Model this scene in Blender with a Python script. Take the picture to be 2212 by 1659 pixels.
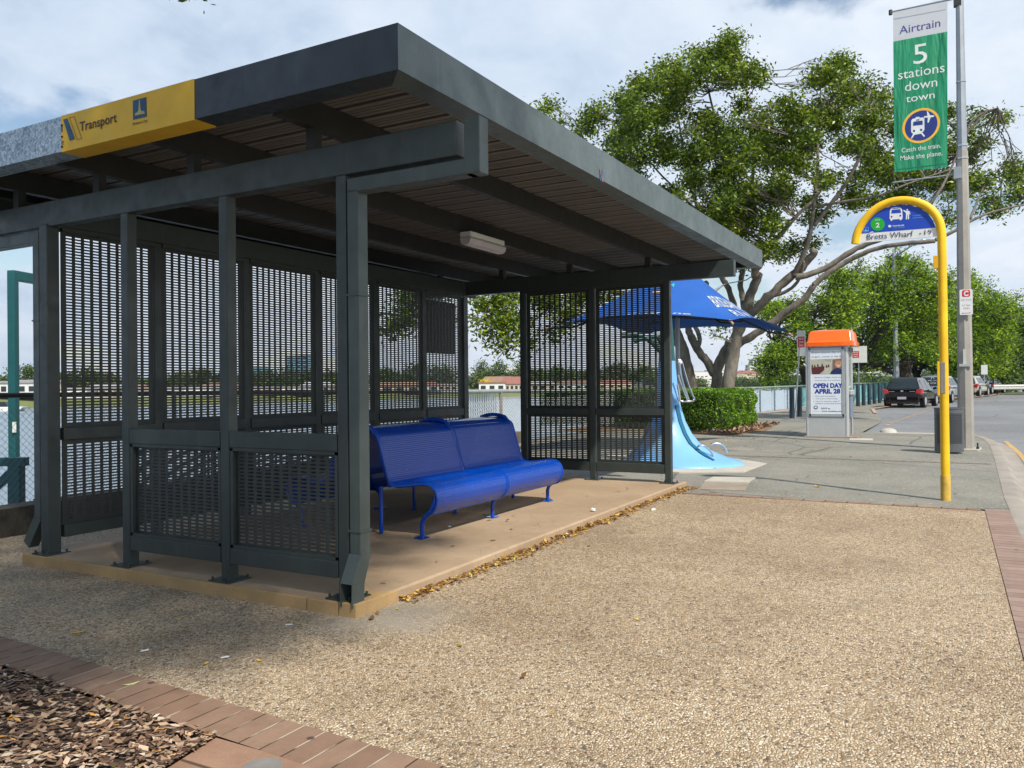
import bpy, bmesh, math, random
import numpy as np
from mathutils import Vector, Matrix
R_ = random.Random(7)
RN = np.random.default_rng(5)
for o in list(bpy.data.objects): bpy.data.objects.remove(o)
sc = bpy.context.scene
COL = sc.collection
rad = math.radians

# ------------------------------------------------------------------ camera
YAW, PITCH, ROLL, FPX = 1.06007, .00389, -.00944, 1778.0
CAM = Vector((-3.974, -3.364, 1.38))
_f = Vector((math.sin(YAW)*math.cos(PITCH), math.cos(YAW)*math.cos(PITCH), math.sin(PITCH)))
_r = _f.cross(Vector((0, 0, 1))).normalized(); _u = _r.cross(_f)
_r2 = _r*math.cos(ROLL)+_u*math.sin(ROLL); _u2 = -_r*math.sin(ROLL)+_u*math.cos(ROLL)
cam = bpy.data.objects.new('camera', bpy.data.cameras.new('camera'))
COL.objects.link(cam); sc.camera = cam
cam.data.sensor_width = 36; cam.data.lens = 36*FPX/2212
cam.data.clip_start = .05; cam.data.clip_end = 20000
cam.matrix_world = Matrix(((_r2.x, _u2.x, -_f.x, CAM.x), (_r2.y, _u2.y, -_f.y, CAM.y), (_r2.z, _u2.z, -_f.z, CAM.z), (0, 0, 0, 1)))
sc.render.resolution_x, sc.render.resolution_y = 1024, 768

def at(x, y, d):
    """surveyed point: bearing read off a 2212x1659 sight grid, d metres ahead"""
    return CAM + (_f + _r2*((x-1106)/FPX) - _u2*((y-829.5)/FPX))*d
def hit(x, y, ax, v):
    dr = _f + _r2*((x-1106)/FPX) - _u2*((y-829.5)/FPX)
    return CAM + dr*((v-CAM[ax])/dr[ax])
def gz(x): return .0085*max(-2, min(x, 62))

# ------------------------------------------------------------------ sky
SUN = Vector((-.42, -.72, 1)).normalized()
el = math.asin(SUN.z); az = math.atan2(SUN.x, SUN.y)
w = bpy.data.worlds.new('World'); sc.world = w; w.use_nodes = True
nt = w.node_tree; nt.nodes.clear()
def N(t, **k):
    n = nt.nodes.new(t)
    for a, b in k.items(): setattr(n, a, b)
    return n
def L(a, b): nt.links.new(a, b)
sky = N('ShaderNodeTexSky', sky_type='NISHITA', sun_disc=False, sun_elevation=el, sun_rotation=az, air_density=1.2, dust_density=.6, ozone_density=1.5)
tc = N('ShaderNodeTexCoord'); sx = N('ShaderNodeSeparateXYZ'); L(tc.outputs['Generated'], sx.inputs[0])
def mth(op, a, b=None, c=None, clamp=False):
    n = N('ShaderNodeMath', operation=op); n.use_clamp = clamp
    for i, v in enumerate((a, b, c)):
        if v is None: continue
        if isinstance(v, (int, float)): n.inputs[i].default_value = v
        else: L(v, n.inputs[i])
    return n.outputs[0]
def rng(v, a, b, c, d):
    n = N('ShaderNodeMapRange', interpolation_type='SMOOTHSTEP'); L(v, n.inputs[0])
    for i, q in enumerate((a, b, c, d)): n.inputs[i+1].default_value = q
    return n.outputs[0]
zz = mth('ADD', mth('MAXIMUM', sx.outputs[2], 0), .28)
cx = N('ShaderNodeCombineXYZ'); L(mth('DIVIDE', sx.outputs[0], zz), cx.inputs[0]); L(mth('DIVIDE', sx.outputs[1], zz), cx.inputs[1]); cx.inputs[2].default_value = .37
def noise(vec, s, d, r, loc=(0, 0, 0), dist=0):
    m = N('ShaderNodeMapping'); L(vec, m.inputs[0]); m.inputs['Location'].default_value = loc
    n = N('ShaderNodeTexNoise'); L(m.outputs[0], n.inputs[0]); n.inputs['Scale'].default_value = s; n.inputs['Detail'].default_value = d
    n.inputs['Roughness'].default_value = r; n.inputs['Distortion'].default_value = dist
    return n.outputs['Fac']
n1 = noise(cx.outputs[0], 1.9, 8, .55, (3.1, 1.4, 0), .15)      # cloud cover
n2 = noise(cx.outputs[0], 1.0, 6, .55, (7.3, 2.2, 4), .1)       # light and dark decks
n3 = noise(cx.outputs[0], 5.0, 7, .6, (1.3, 9.2, 2), .2)
cover = rng(n1, .37, .46, 0, 1)
sh = mth('ADD', mth('MULTIPLY', n2, .52), mth('MULTIPLY', n3, .48))
# decks are thicker (greyer) towards the river, thin and bright towards the road
side = mth('ADD', mth('MULTIPLY', sx.outputs[0], .62), mth('MULTIPLY', sx.outputs[1], -.78))
sh = mth('ADD', mth('ADD', sh, mth('MULTIPLY', side, .15)), mth('MULTIPLY', mth('SUBTRACT', .34, sx.outputs[2]), .55))
ramp = N('ShaderNodeValToRGB'); L(sh, ramp.inputs[0])
for e, (p, c) in zip((ramp.color_ramp.elements[0], ramp.color_ramp.elements[1], ramp.color_ramp.elements.new(.50)),
                     ((.33, (3.0, 3.9, 5.3, 1)), (.64, (7.2, 7.8, 8.4, 1)), (.48, (4.7, 5.6, 6.8, 1)))):
    e.position = p; e.color = tuple(q/9 for q in c[:3])+(1,)
ramp.color_ramp.elements[0].position
sc_ = N('ShaderNodeVectorMath', operation='SCALE'); L(ramp.outputs[0], sc_.inputs[0]); sc_.inputs['Scale'].default_value = 9.0
mx = N('ShaderNodeMix', data_type='RGBA'); L(cover, mx.inputs['Factor']); L(sky.outputs[0], mx.inputs['A']); L(sc_.outputs[0], mx.inputs['B'])
bg = N('ShaderNodeBackground'); L(mx.outputs['Result'], bg.inputs[0]); bg.inputs[1].default_value = .095
wo = N('ShaderNodeOutputWorld'); L(bg.outputs[0], wo.inputs[0])
sun = bpy.data.objects.new('sun', bpy.data.lights.new('sun', 'SUN')); COL.objects.link(sun)
sun.data.energy = 4.2; sun.data.angle = rad(1.6); sun.data.color = (1, .93, .82)
sun.rotation_euler = SUN.to_track_quat('Z', 'Y').to_euler(); sun.location = (0, 0, 30)
sc.view_settings.view_transform = 'Standard'; sc.view_settings.look = 'None'
sc.view_settings.exposure = .50; sc.view_settings.gamma = 1
sc.render.engine = 'CYCLES'

# ------------------------------------------------------------------ materials
class MatB:
    def __init__(s, name):
        s.m = bpy.data.materials.new(name); s.m.use_nodes = True; s.nt = s.m.node_tree
        s.b = s.nt.nodes['Principled BSDF']; s.out = s.nt.nodes['Material Output']
    def n(s, t, **k):
        x = s.nt.nodes.new(t)
        for a, v in k.items(): setattr(x, a, v)
        return x
    def l(s, a, b): s.nt.links.new(a, b)
    def vec(s, kind='Object', scale=(1, 1, 1), rot=(0, 0, 0), loc=(0, 0, 0)):
        g = s.n('ShaderNodeNewGeometry') if kind == 'World' else s.n('ShaderNodeTexCoord')
        m = s.n('ShaderNodeMapping'); s.l(g.outputs['Position' if kind == 'World' else kind], m.inputs[0])
        m.inputs['Scale'].default_value = scale; m.inputs['Rotation'].default_value = rot; m.inputs['Location'].default_value = loc
        return m.outputs[0]
    def noise(s, v, sc, det=4, rough=.55, dist=0):
        x = s.n('ShaderNodeTexNoise'); s.l(v, x.inputs[0]); x.inputs['Scale'].default_value = sc; x.inputs['Detail'].default_value = det
        x.inputs['Roughness'].default_value = rough; x.inputs['Distortion'].default_value = dist
        return x.outputs['Fac']
    def vor(s, v, sc, feature='F1', rnd=1):
        x = s.n('ShaderNodeTexVoronoi', feature=feature); s.l(v, x.inputs[0]); x.inputs['Scale'].default_value = sc; x.inputs['Randomness'].default_value = rnd
        return x
    def ramp(s, f, stops, interp='LINEAR'):
        r = s.n('ShaderNodeValToRGB'); s.l(f, r.inputs[0]); cr = r.color_ramp; cr.interpolation = interp
        while len(cr.elements) < len(stops): cr.elements.new(.5)
        for e, (p, c) in zip(cr.elements, stops):
            e.position = p; e.color = (c if isinstance(c, tuple) else (c, c, c))[:3]+(1,)
        return r.outputs[0]
    def mix(s, f, a, b, mode='MIX'):
        x = s.n('ShaderNodeMix', data_type='RGBA', blend_type=mode)
        for v, i in ((f, 'Factor'), (a, 'A'), (b, 'B')):
            if isinstance(v, (int, float)): x.inputs[i].default_value = v
            elif isinstance(v, tuple): x.inputs[i].default_value = v[:3]+(1,)
            else: s.l(v, x.inputs[i])
        return x.outputs['Result']
    def bump(s, h, st=.3, d=.01):
        x = s.n('ShaderNodeBump'); s.l(h, x.inputs['Height']); x.inputs['Strength'].default_value = st; x.inputs['Distance'].default_value = d
        s.l(x.outputs[0], s.b.inputs['Normal'])
    def col(s, c):
        if isinstance(c, tuple): s.b.inputs['Base Color'].default_value = c[:3]+(1,)
        else: s.l(c, s.b.inputs['Base Color'])
        return s
    def rgh(s, v):
        if isinstance(v, (int, float)): s.b.inputs['Roughness'].default_value = v
        else: s.l(v, s.b.inputs['Roughness'])
        return s
    def spec(s, v): s.b.inputs['Specular IOR Level'].default_value = v; return s
    def metal(s, v): s.b.inputs['Metallic'].default_value = v; return s

_mc = {}
def paint(name, c, rough=.5, metal=0, var=.12, sc=6, spec=.5, coat=0):
    """plain painted or moulded surface with slight wear"""
    if name in _mc: return _mc[name]
    M = MatB(name); v = M.vec('World')
    a = tuple(q*(1-var) for q in c); b = tuple(min(1, q*(1+var)) for q in c)
    f = M.noise(v, sc, 5, .65)
    M.col(M.ramp(f, [(.3, a), (.7, b)])); M.rgh(M.ramp(M.noise(v, sc*2.3, 4), [(.3, max(.02, rough-.08)), (.7, min(1, rough+.08))]))
    M.metal(metal).spec(spec)
    if coat: M.b.inputs['Coat Weight'].default_value = coat; M.b.inputs['Coat Roughness'].default_value = .08
    _mc[name] = M.m; return M.m

def worn(name, c, rough=.42, streak=.5, rust=.25, metal=0):
    M = MatB(name); v = M.vec('World'); vs_ = M.vec('World', (9, 9, .7))
    x = M.ramp(M.noise(v, 2.2, 6, .65), [(.3, tuple(q*.80 for q in c)), (.7, tuple(q*1.22 for q in c))])
    x = M.mix(M.ramp(M.noise(vs_, 1.6, 5, .7), [(.55, 0.0), (.78, streak)]), x, tuple(min(1, q*1.9+.015) for q in c))      # dusty run marks
    x = M.mix(M.ramp(M.noise(v, 42, 3, .8), [(.70, 0.0), (.76, .55)]), x, tuple(min(1, q*2.6+.03) for q in c))             # chips and scuffs
    x = M.mix(M.ramp(M.noise(v, 17, 5, .75), [(.71, 0.0), (.77, rust)]), x, (.16, .075, .035))
    M.col(x); M.rgh(M.ramp(M.noise(v, 7, 5, .7), [(.3, rough-.12), (.7, min(1, rough+.2))])); M.metal(metal)
    M.bump(M.noise(v, 160, 2), .06, .002); return M.m
def m_pebble():
    M = MatB('exposed_aggregate'); v = M.vec('World')
    vo = M.vor(v, 80); ed = M.vor(v, 80, 'DISTANCE_TO_EDGE')
    sep = M.n('ShaderNodeSeparateColor'); M.l(vo.outputs['Color'], sep.inputs[0])
    peb = M.ramp(sep.outputs[0], [(0, (.07, .055, .05)), (.06, (.17, .135, .11)), (.13, (.41, .29, .175)), (.36, (.60, .45, .28)), (.62, (.76, .595, .40)), (.85, (.86, .71, .51)), (.96, (.86, .79, .67)), (1, (.38, .22, .12))])
    cem = M.ramp(M.noise(v, 30, 3), [(.3, (.19, .135, .08)), (.7, (.33, .245, .15))])
    c = M.mix(M.ramp(ed.outputs['Distance'], [(.025, 0.0), (.11, 1.0)]), cem, peb)
    c = M.mix(M.ramp(M.noise(v, 24, 4, .7), [(.42, .35), (.6, 0.0)]), c, (.36, .27, .17))
    gv = M.vor(v, 1.15); c = M.mix(M.ramp(gv.outputs['Distance'], [(.022, .8), (.03, 0.0)]), c, (.05, .045, .04))
    c = M.mix(M.ramp(M.noise(v, .9, 7, .72, .6), [(.56, 0.0), (.70, .45)]), c, (.30, .245, .17))
    c = M.mix(M.ramp(M.noise(v, .55, 5, .6, .3), [(.40, 0.0), (.62, .7)]), c, M.mix(1, c, (.72, .69, .66), 'MULTIPLY'))
    c = M.mix(M.ramp(M.noise(v, 2.7, 6, .7), [(.52, 0.0), (.68, .5)]), c, M.mix(1, c, (.66, .62, .56), 'MULTIPLY'))
    # bare cement patch at the slab corner where the pebbles wore off
    g = M.n('ShaderNodeVectorMath', operation='DISTANCE'); M.l(M.vec('World', (1, 1, 0)), g.inputs[0]); g.inputs[1].default_value = (.05, -.2, 0)
    dd = M.n('ShaderNodeMath', operation='ADD'); M.l(g.outputs['Value'], dd.inputs[0])
    sc2 = M.n('ShaderNodeMath', operation='MULTIPLY'); M.l(M.noise(v, 2.2, 5, .6), sc2.inputs[0]); sc2.inputs[1].default_value = .9; M.l(sc2.outputs[0], dd.inputs[1])
    c = M.mix(M.ramp(dd.outputs[0], [(.62, .85), (1.15, 0.0)]), c, (.36, .32, .26))
    M.col(c).rgh(.75).spec(.35)
    M.bump(M.ramp(ed.outputs['Distance'], [(0, 0.0), (.25, 1.0)]), .9, .006)
    return M.m
def m_asphalt(name, base, tint, patch=.35, sc=1.0):
    M = MatB(name); v = M.vec('World')
    f = M.noise(v, 140, 3, .7); c = M.ramp(f, [(.35, tuple(q*.72 for q in base)), (.65, tuple(q*1.3 for q in base))])
    c = M.mix(M.ramp(M.noise(v, .7*sc, 6, .62, .4), [(.42, 0.0), (.62, patch)]), c, tint)
    c = M.mix(M.ramp(M.noise(v, 3.3*sc, 6, .7), [(.55, 0.0), (.72, .45)]), c, tuple(q*.55 for q in base))
    sp = M.vor(v, 55); s2 = M.n('ShaderNodeSeparateColor'); M.l(sp.outputs['Color'], s2.inputs[0])
    c = M.mix(M.ramp(s2.outputs[0], [(.93, 0.0), (.97, .5)]), c, (.5, .46, .38))
    ck = M.vor(M.mix(.25, v, M.n('ShaderNodeTexNoise').outputs['Color']), .35, 'DISTANCE_TO_EDGE'); c = M.mix(M.ramp(ck.outputs['Distance'], [(.0, .75), (.010, 0.0)]), c, tuple(q*.35 for q in base))
    gv = M.vor(v, 1.7); c = M.mix(M.ramp(gv.outputs['Distance'], [(.035, .6), (.05, 0.0)]), c, tuple(q*.4 for q in base))
    M.col(c).rgh(.85).spec(.3); M.bump(f, .5, .004); return M.m
def m_slab():
    M = MatB('tan_concrete'); v = M.vec('World')
    c = M.ramp(M.noise(v, 1.1, 6, .62, .2), [(.3, (.30, .215, .135)), (.55, (.38, .28, .185)), (.75, (.44, .335, .225))])
    c = M.mix(M.ramp(M.noise(v, 7, 6, .75), [(.55, 0.0), (.75, .5)]), c, (.21, .15, .10))
    c = M.mix(M.ramp(M.noise(v, 240, 2), [(.3, 0.0), (.8, .25)]), c, (.20, .14, .09))
    c = M.mix(M.ramp(M.vor(v, 2.3, 'DISTANCE_TO_EDGE').outputs['Distance'], [(.0, .5), (.006, 0.0)]), c, (.15, .10, .07))
    M.col(c).rgh(.8).spec(.3); M.bump(M.noise(v, 90, 4), .25, .004); return M.m
def m_brick(name, ax, pitch, w, c1, c2, jc, rotz=0, off=0):
    """pavers one brick wide: joints across the strip every `pitch` metres along axis ax"""
    M = MatB(name); g = M.n('ShaderNodeNewGeometry'); sp = M.n('ShaderNodeSeparateXYZ'); M.l(g.outputs['Position'], sp.inputs[0])
    def mt(op, a, b=None):
        x = M.n('ShaderNodeMath', operation=op)
        for i, q in enumerate((a, b)):
            if q is None: continue
            if isinstance(q, (int, float)): x.inputs[i].default_value = q
            else: M.l(q, x.inputs[i])
        return x.outputs[0]
    p = sp.outputs[ax]; q = mt('DIVIDE', mt('ADD', p, off), pitch); fr = mt('FRACT', q); fl = mt('FLOOR', q)
    wn = M.n('ShaderNodeTexWhiteNoise', noise_dimensions='1D'); M.l(fl, wn.inputs['W'])
    v = M.vec('World')
    c = M.ramp(wn.outputs['Value'], [(0, c1), (1, c2)])
    c = M.mix(M.ramp(M.noise(v, 5, 6, .7), [(.4, 0.0), (.75, .5)]), c, tuple(z*.55 for z in c1))
    c = M.mix(M.ramp(M.noise(v, 130, 2), [(.4, 0.0), (.8, .3)]), c, tuple(z*.6 for z in c1))
    ed = mt('MINIMUM', fr, mt('SUBTRACT', 1, fr))
    wob = mt('ADD', ed, mt('MULTIPLY', mt('SUBTRACT', M.noise(v, 14, 4), .5), .03))
    j = M.ramp(wob, [(.02, 1.0), (.05, 0.0)])
    jc2 = M.mix(M.ramp(M.noise(v, 3.5, 3), [(.47, 0.0), (.56, 1.0)]), tuple(z*.35 for z in c1), jc)
    c = M.mix(j, c, jc2)
    # black gum spots
    vo = M.vor(v, 4.3); c = M.mix(M.ramp(vo.outputs['Distance'], [(.07, .85), (.085, 0.0)]), c, (.05, .035, .035))
    M.col(c).rgh(.85).spec(.3); M.bump(M.ramp(wob, [(.0, 0.0), (.05, 1.0)]), .6, .006); return M.m
def m_concrete(name, c, sc=2.0):
    M = MatB(name); v = M.vec('World')
    x = M.ramp(M.noise(v, sc, 7, .68), [(.3, tuple(q*.75 for q in c)), (.7, tuple(min(1, q*1.15) for q in c))])
    x = M.mix(M.ramp(M.noise(v, 60*sc/2, 3), [(.4, 0.0), (.8, .3)]), x, tuple(q*.6 for q in c))
    M.col(x).rgh(.85).spec(.3); M.bump(M.noise(v, 60, 4), .3, .004); return M.m
def m_leaf(name, dark, mid, lite, trans=.35, rough=.45):
    M = MatB(name); v = M.vec('World')
    g = M.n('ShaderNodeNewGeometry')
    a = M.ramp(g.outputs['Random Per Island'], [(0, dark), (.45, mid), (.9, lite), (1, tuple(min(1, q*1.5) for q in lite))])
    b = M.mix(M.ramp(M.noise(v, .55, 4, .6), [(.38, .0), (.66, .75)]), a, M.mix(1, a, (1.6, 1.35, .8), 'MULTIPLY'))
    M.col(b).rgh(rough).spec(.45)
    tr = M.n('ShaderNodeBsdfTranslucent'); M.l(M.mix(1, b, (1.7, 1.6, .6), 'MULTIPLY'), tr.inputs[0])
    ms = M.n('ShaderNodeMixShader'); ms.inputs[0].default_value = trans; M.l(M.b.outputs[0], ms.inputs[1]); M.l(tr.outputs[0], ms.inputs[2]); M.l(ms.outputs[0], M.out.inputs[0])
    return M.m
def m_bark(name, c1, c2, sc=3.0):
    M = MatB(name); v = M.vec('World', (sc, sc, sc*.45))
    f = M.noise(v, 2.2, 8, .7, .6)
    c = M.ramp(f, [(.3, c1), (.7, c2)]); c = M.mix(M.ramp(M.noise(M.vec('World'), 1.3, 4), [(.5, 0.0), (.7, .5)]), c, tuple(q*.55 for q in c1))
    M.col(c).rgh(.9).spec(.2); M.bump(f, .8, .04); return M.m
def m_water():
    M = MatB('river_water'); v = M.vec('World', (1, 1, 1))
    M.col((.16, .21, .25)).rgh(.22).spec(.5)
    h = M.noise(v, .9, 6, .65, .3); M.bump(h, .55, .25); return M.m
def m_galv():
    M = MatB('galvanised_steel'); v = M.vec('World')
    vo = M.vor(M.mix(.04, v, M.n('ShaderNodeTexNoise').outputs['Color']), 55); s = M.n('ShaderNodeSeparateColor'); M.l(vo.outputs['Color'], s.inputs[0])
    M.col(M.ramp(s.outputs[0], [(0, (.16, .21, .26)), (1, (.48, .56, .62))])).rgh(.42).metal(.55); return M.m

GREYPAINT = worn('charcoal_green_paint', (.031, .042, .040), .42, .35)
PIPE = worn('downpipe_paint', (.052, .069, .066), .42, .4)
FASC = worn('fascia_paint', (.088, .115, .120), .45, .35, .1, .1)
STEELD = paint('purlin_steel', (.028, .028, .028), .55, .1, .2, 4)
DECK = paint('roof_deck_underside', (.14, .136, .128), .6, 0, .15, 2)
PERF = paint('perforated_sheet_paint', (.028, .033, .031), .5, 0, .1, 8)
BLUE = paint('blue_powder_coat', (.0, .05, .36), .2, 0, .04, 5, .3, .45)
YEL = worn('yellow_enamel', (.80, .47, .006), .45, .12, .5)
FYEL = paint('faded_yellow_panel', (.72, .43, .02), .55, 0, .10, 5)
WHITE = paint('white_enamel', (.72, .73, .72), .45, 0, .05)
SIGNW = paint('sign_white', (.70, .72, .71), .5, 0, .06)
SIGNB = paint('sign_blue', (.008, .055, .42), .45, 0, .08)
NAVY = paint('navy_lettering', (.012, .02, .17), .5)
INK = paint('dark_ink', (.05, .022, .02), .6)
PETROL = paint('petrol_blue_ink', (.012, .075, .16), .55)
RED = paint('sign_red', (.62, .02, .03), .45)
PALER = paint('faded_red', (.55, .16, .16), .5)
SGREEN = paint('sign_green', (.01, .36, .03), .45)
BGREEN = MatB('banner_green'); _v = BGREEN.vec('World', (1, 1.6, .35)); BGREEN.col(BGREEN.ramp(BGREEN.noise(_v, 2, 4), [(.3, (.005, .20, .09)), (.7, (.007, .27, .125))])).rgh(.6); BGREEN.bump(BGREEN.noise(_v, 2.6, 3, .5, .4), .7, .12); BGREEN = BGREEN.m
BGREY = paint('banner_grey', (.52, .54, .57), .6, 0, .05, 2)
GOLD = paint('banner_gold', (.80, .43, .03), .55)
SILV = paint('brushed_aluminium', (.50, .52, .53), .38, .6, .08)
GREYM = paint('grey_cabinet_paint', (.40, .42, .42), .45, .1, .06)
STAIN = paint('stainless_tube', (.62, .62, .60), .18, 1, .05)
GALVP = paint('galvanised_pole', (.30, .33, .36), .5, .35, .15, 3)
CONCP = m_concrete('pole_concrete', (.33, .31, .28), 1.5)
ORANGE = paint('orange_plastic', (.90, .13, .005), .25, 0, .03, 3, .5, .4)
TEAL = paint('teal_paint', (.005, .075, .08), .45, 0, .12)
TEALD = paint('second_teal_paint', (.01, .085, .09), .45, 0, .12)  # second, slightly lighter teal
BINM = paint('bin_charcoal', (.095, .105, .115), .45, .2, .1)
BOLL = paint('bollard_navy', (.012, .035, .055), .5, 0, .1)
BLACK = paint('black_plastic', (.012, .012, .013), .45)
RUBBER = paint('tyre_rubber', (.015, .015, .016), .8)
CANV = paint('blue_canvas', (.014, .09, .36), .7, 0, .10, 1.2, .3)
LBLUE = paint('light_blue_fibreglass', (.17, .40, .72), .45, 0, .05, 2, .5, .2)
DTEAL = paint('dark_teal_stripe', (.005, .10, .20), .45)
WOOD = m_bark('weathered_timber', (.07, .06, .045), (.17, .15, .12), 4)
KERB = m_concrete('kerb_concrete', (.29, .26, .225), 2.2)
PALEC = m_concrete('pale_concrete', (.46, .43, .37), 1.5)
YLINE = paint('worn_road_yellow', (.46, .29, .10), .8, 0, .25, 9)
GALV = m_galv()
SLAB = m_slab(); PEB = m_pebble()
ASPH = m_asphalt('footpath_asphalt', (.185, .182, .155), (.255, .24, .205), .6)
ROADM = m_asphalt('road_asphalt', (.155, .16, .17), (.22, .23, .24), .7, .25)
BRL = m_brick('brick_edging_left', 1, .118, .24, (.22, .135, .09), (.30, .195, .135), (.42, .36, .28))
BRR = m_brick('brick_edging_right', 0, .118, .24, (.26, .175, .14), (.34, .245, .20), (.16, .13, .11))
BRF = m_brick('brick_edging_far', 1, .235, .12, (.25, .15, .11), (.33, .22, .17), (.13, .10, .08))
FIGL = m_leaf('fig_leaf', (.013, .036, .004), (.055, .108, .007), (.17, .24, .017), .32, .38)
POINL = m_leaf('feathery_leaf', (.012, .038, .004), (.07, .16, .008), (.22, .34, .016), .34, .6)
DARKL = m_leaf('dense_leaf', (.010, .030, .007), (.035, .078, .014), (.08, .14, .022), .28, .6)
HEDL = m_leaf('hedge_leaf', (.014, .045, .004), (.07, .17, .008), (.16, .32, .015), .30, .5)
FARL = m_leaf('far_leaf', (.035, .06, .025), (.06, .10, .035), (.10, .14, .045), .2, .8)
YELL = m_leaf('yellow_blossom', (.4, .34, .01), (.5, .42, .01), (.6, .5, .02), .2, .8)
FIGB = m_bark('fig_bark', (.10, .088, .072), (.27, .24, .20), 2)
DRKB = m_bark('dark_bark', (.035, .028, .022), (.10, .085, .07), 2)
WATER = m_water()
def m_glass(name, c=(.02, .03, .035), r=.06):
    return paint(name, c, r, 0, .05, 3, .8)
CGLASS = m_glass('car_glass', (.012, .018, .02), .08)
CLEAR = MatB('clear_glass'); CLEAR.col((.8, .87, .87)).rgh(.05); CLEAR.b.inputs['Alpha'].default_value = .25; CLEAR = CLEAR.m

# ------------------------------------------------------------------ mesh builder
class MB:
    def __init__(s): s.v = []; s.f = []; s.m = []; s.cur = 0
    def add(s, vs, fs, m=None):
        o = len(s.v); s.v += [tuple(q) for q in vs]
        for f in fs: s.f.append(tuple(o+i for i in f)); s.m.append(s.cur if m is None else m)
        return s
    def box(s, a, b, m=None, b2=None):
        x0, x1 = sorted((a[0], b[0])); y0, y1 = sorted((a[1], b[1])); z0, z1 = sorted((a[2], b[2]))
        return s.add([(x0, y0, z0), (x1, y0, z0), (x1, y1, z0), (x0, y1, z0), (x0, y0, z1), (x1, y0, z1), (x1, y1, z1), (x0, y1, z1)],
                     [(0, 3, 2, 1), (4, 5, 6, 7), (0, 1, 5, 4), (1, 2, 6, 5), (2, 3, 7, 6), (3, 0, 4, 7)], m)
    def bar(s, p, q, w, h=None, up=(0, 0, 1), m=None):
        p, q = Vector(p), Vector(q); d = (q-p).normalized(); h = h or w
        u = Vector(up); 
        if abs(u.dot(d)) > .98: u = Vector((1, 0, 0))
        a = d.cross(u).normalized()*w/2; b = a.cross(d).normalized()*h/2
        vs = [p-a-b, p+a-b, p+a+b, p-a+b, q-a-b, q+a-b, q+a+b, q-a+b]
        return s.add(vs, [(0, 1, 2, 3), (7, 6, 5, 4), (0, 4, 5, 1), (1, 5, 6, 2), (2, 6, 7, 3), (3, 7, 4, 0)], m)
    def tube(s, pts, r, n=8, cap=True, m=None):
        pts = [Vector(p) for p in pts]; rs = r if isinstance(r, (list, tuple)) else [r]*len(pts)
        vs = []; fs = []; pa = None
        for i, p in enumerate(pts):
            d = (pts[min(i+1, len(pts)-1)]-pts[max(i-1, 0)]).normalized()
            if pa is None:
                u = Vector((0, 0, 1)) if abs(d.z) < .9 else Vector((1, 0, 0)); pa = d.cross(u).normalized()
            else: pa = (pa-d*pa.dot(d)).normalized()
            pb = d.cross(pa)
            for k in range(n):
                t = 2*math.pi*k/n; vs.append(p+(pa*math.cos(t)+pb*math.sin(t))*rs[i])
        for i in range(len(pts)-1):
            for k in range(n):
                a = i*n+k; b = i*n+(k+1) % n; fs.append((a, b, b+n, a+n))
        if cap: fs.append(tuple(range(n))[::-1]); fs.append(tuple(range((len(pts)-1)*n, len(pts)*n)))
        return s.add(vs, fs, m)
    def cyl(s, c, r, h, n=16, r2=None, m=None):
        return s.tube([c, (c[0], c[1], c[2]+h)], [r, r if r2 is None else r2], n, True, m)
    def prism(s, poly, o, U, V, Nn, t, m=None):
        """2D polygon on plane (o,U,V), thickness t along Nn"""
        o, U, V, Nn = map(Vector, (o, U, V, Nn)); n = len(poly)
        a = [o+U*x+V*y for x, y in poly]; b = [p+Nn*t for p in a]
        return s.add(a+b, [tuple(range(n))[::-1], tuple(range(n, 2*n))]+[(i, (i+1) % n, n+(i+1) % n, n+i) for i in range(n)], m)
    def lathe(s, prof, c, n=24, m=None, ax=(1, 1)):
        vs = []; fs = []
        for r, z in prof:
            for k in range(n):
                t = 2*math.pi*k/n; vs.append((c[0]+r*ax[0]*math.cos(t), c[1]+r*ax[1]*math.sin(t), c[2]+z))
        for i in range(len(prof)-1):
            for k in range(n):
                a = i*n+k; b = i*n+(k+1) % n; fs.append((a, b, b+n, a+n))
        return s.add(vs, fs, m)
    def build(s, name, mats, parent=None, smooth=False, bevel=0):
        me = bpy.data.meshes.new(name); off = rootloc(parent)
        me.from_pydata([(x-off.x, y-off.y, z-off.z) for x, y, z in s.v], [], s.f)
        for m in (mats if isinstance(mats, (list, tuple)) else [mats]): me.materials.append(m)
        if len(me.materials) > 1: me.polygons.foreach_set('material_index', s.m)
        if smooth: me.polygons.foreach_set('use_smooth', [True]*len(me.polygons))
        me.validate(); me.update()
        o = bpy.data.objects.new(name, me); COL.objects.link(o); o.parent = parent
        if smooth and smooth != 2:
            md = o.modifiers.new('es', 'EDGE_SPLIT'); md.split_angle = rad(38)
        if bevel:
            b = o.modifiers.new('bv', 'BEVEL'); b.width = bevel; b.segments = 2; b.limit_method = 'ANGLE'; b.angle_limit = rad(40)
        return o
def rootloc(o):
    v = Vector((0, 0, 0))
    while o is not None: v += o.location; o = o.parent
    return v
def tag(o, label, cat=None, group=None, kind=None):
    o['label'] = label
    if cat: o['category'] = cat
    if group: o['group'] = group
    if kind: o['kind'] = kind
    return o
def thing(name, label, cat, loc=(0, 0, 0), group=None):
    o = bpy.data.objects.new(name, None); COL.objects.link(o); o.location = loc; o.empty_display_size = .2
    return tag(o, label, cat, group)
def struct(name, mb, mat, label=None, kind='structure', **k):
    o = mb.build(name, mat, None, **k); o['kind'] = kind
    if label: o['label'] = label
    return o
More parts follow.
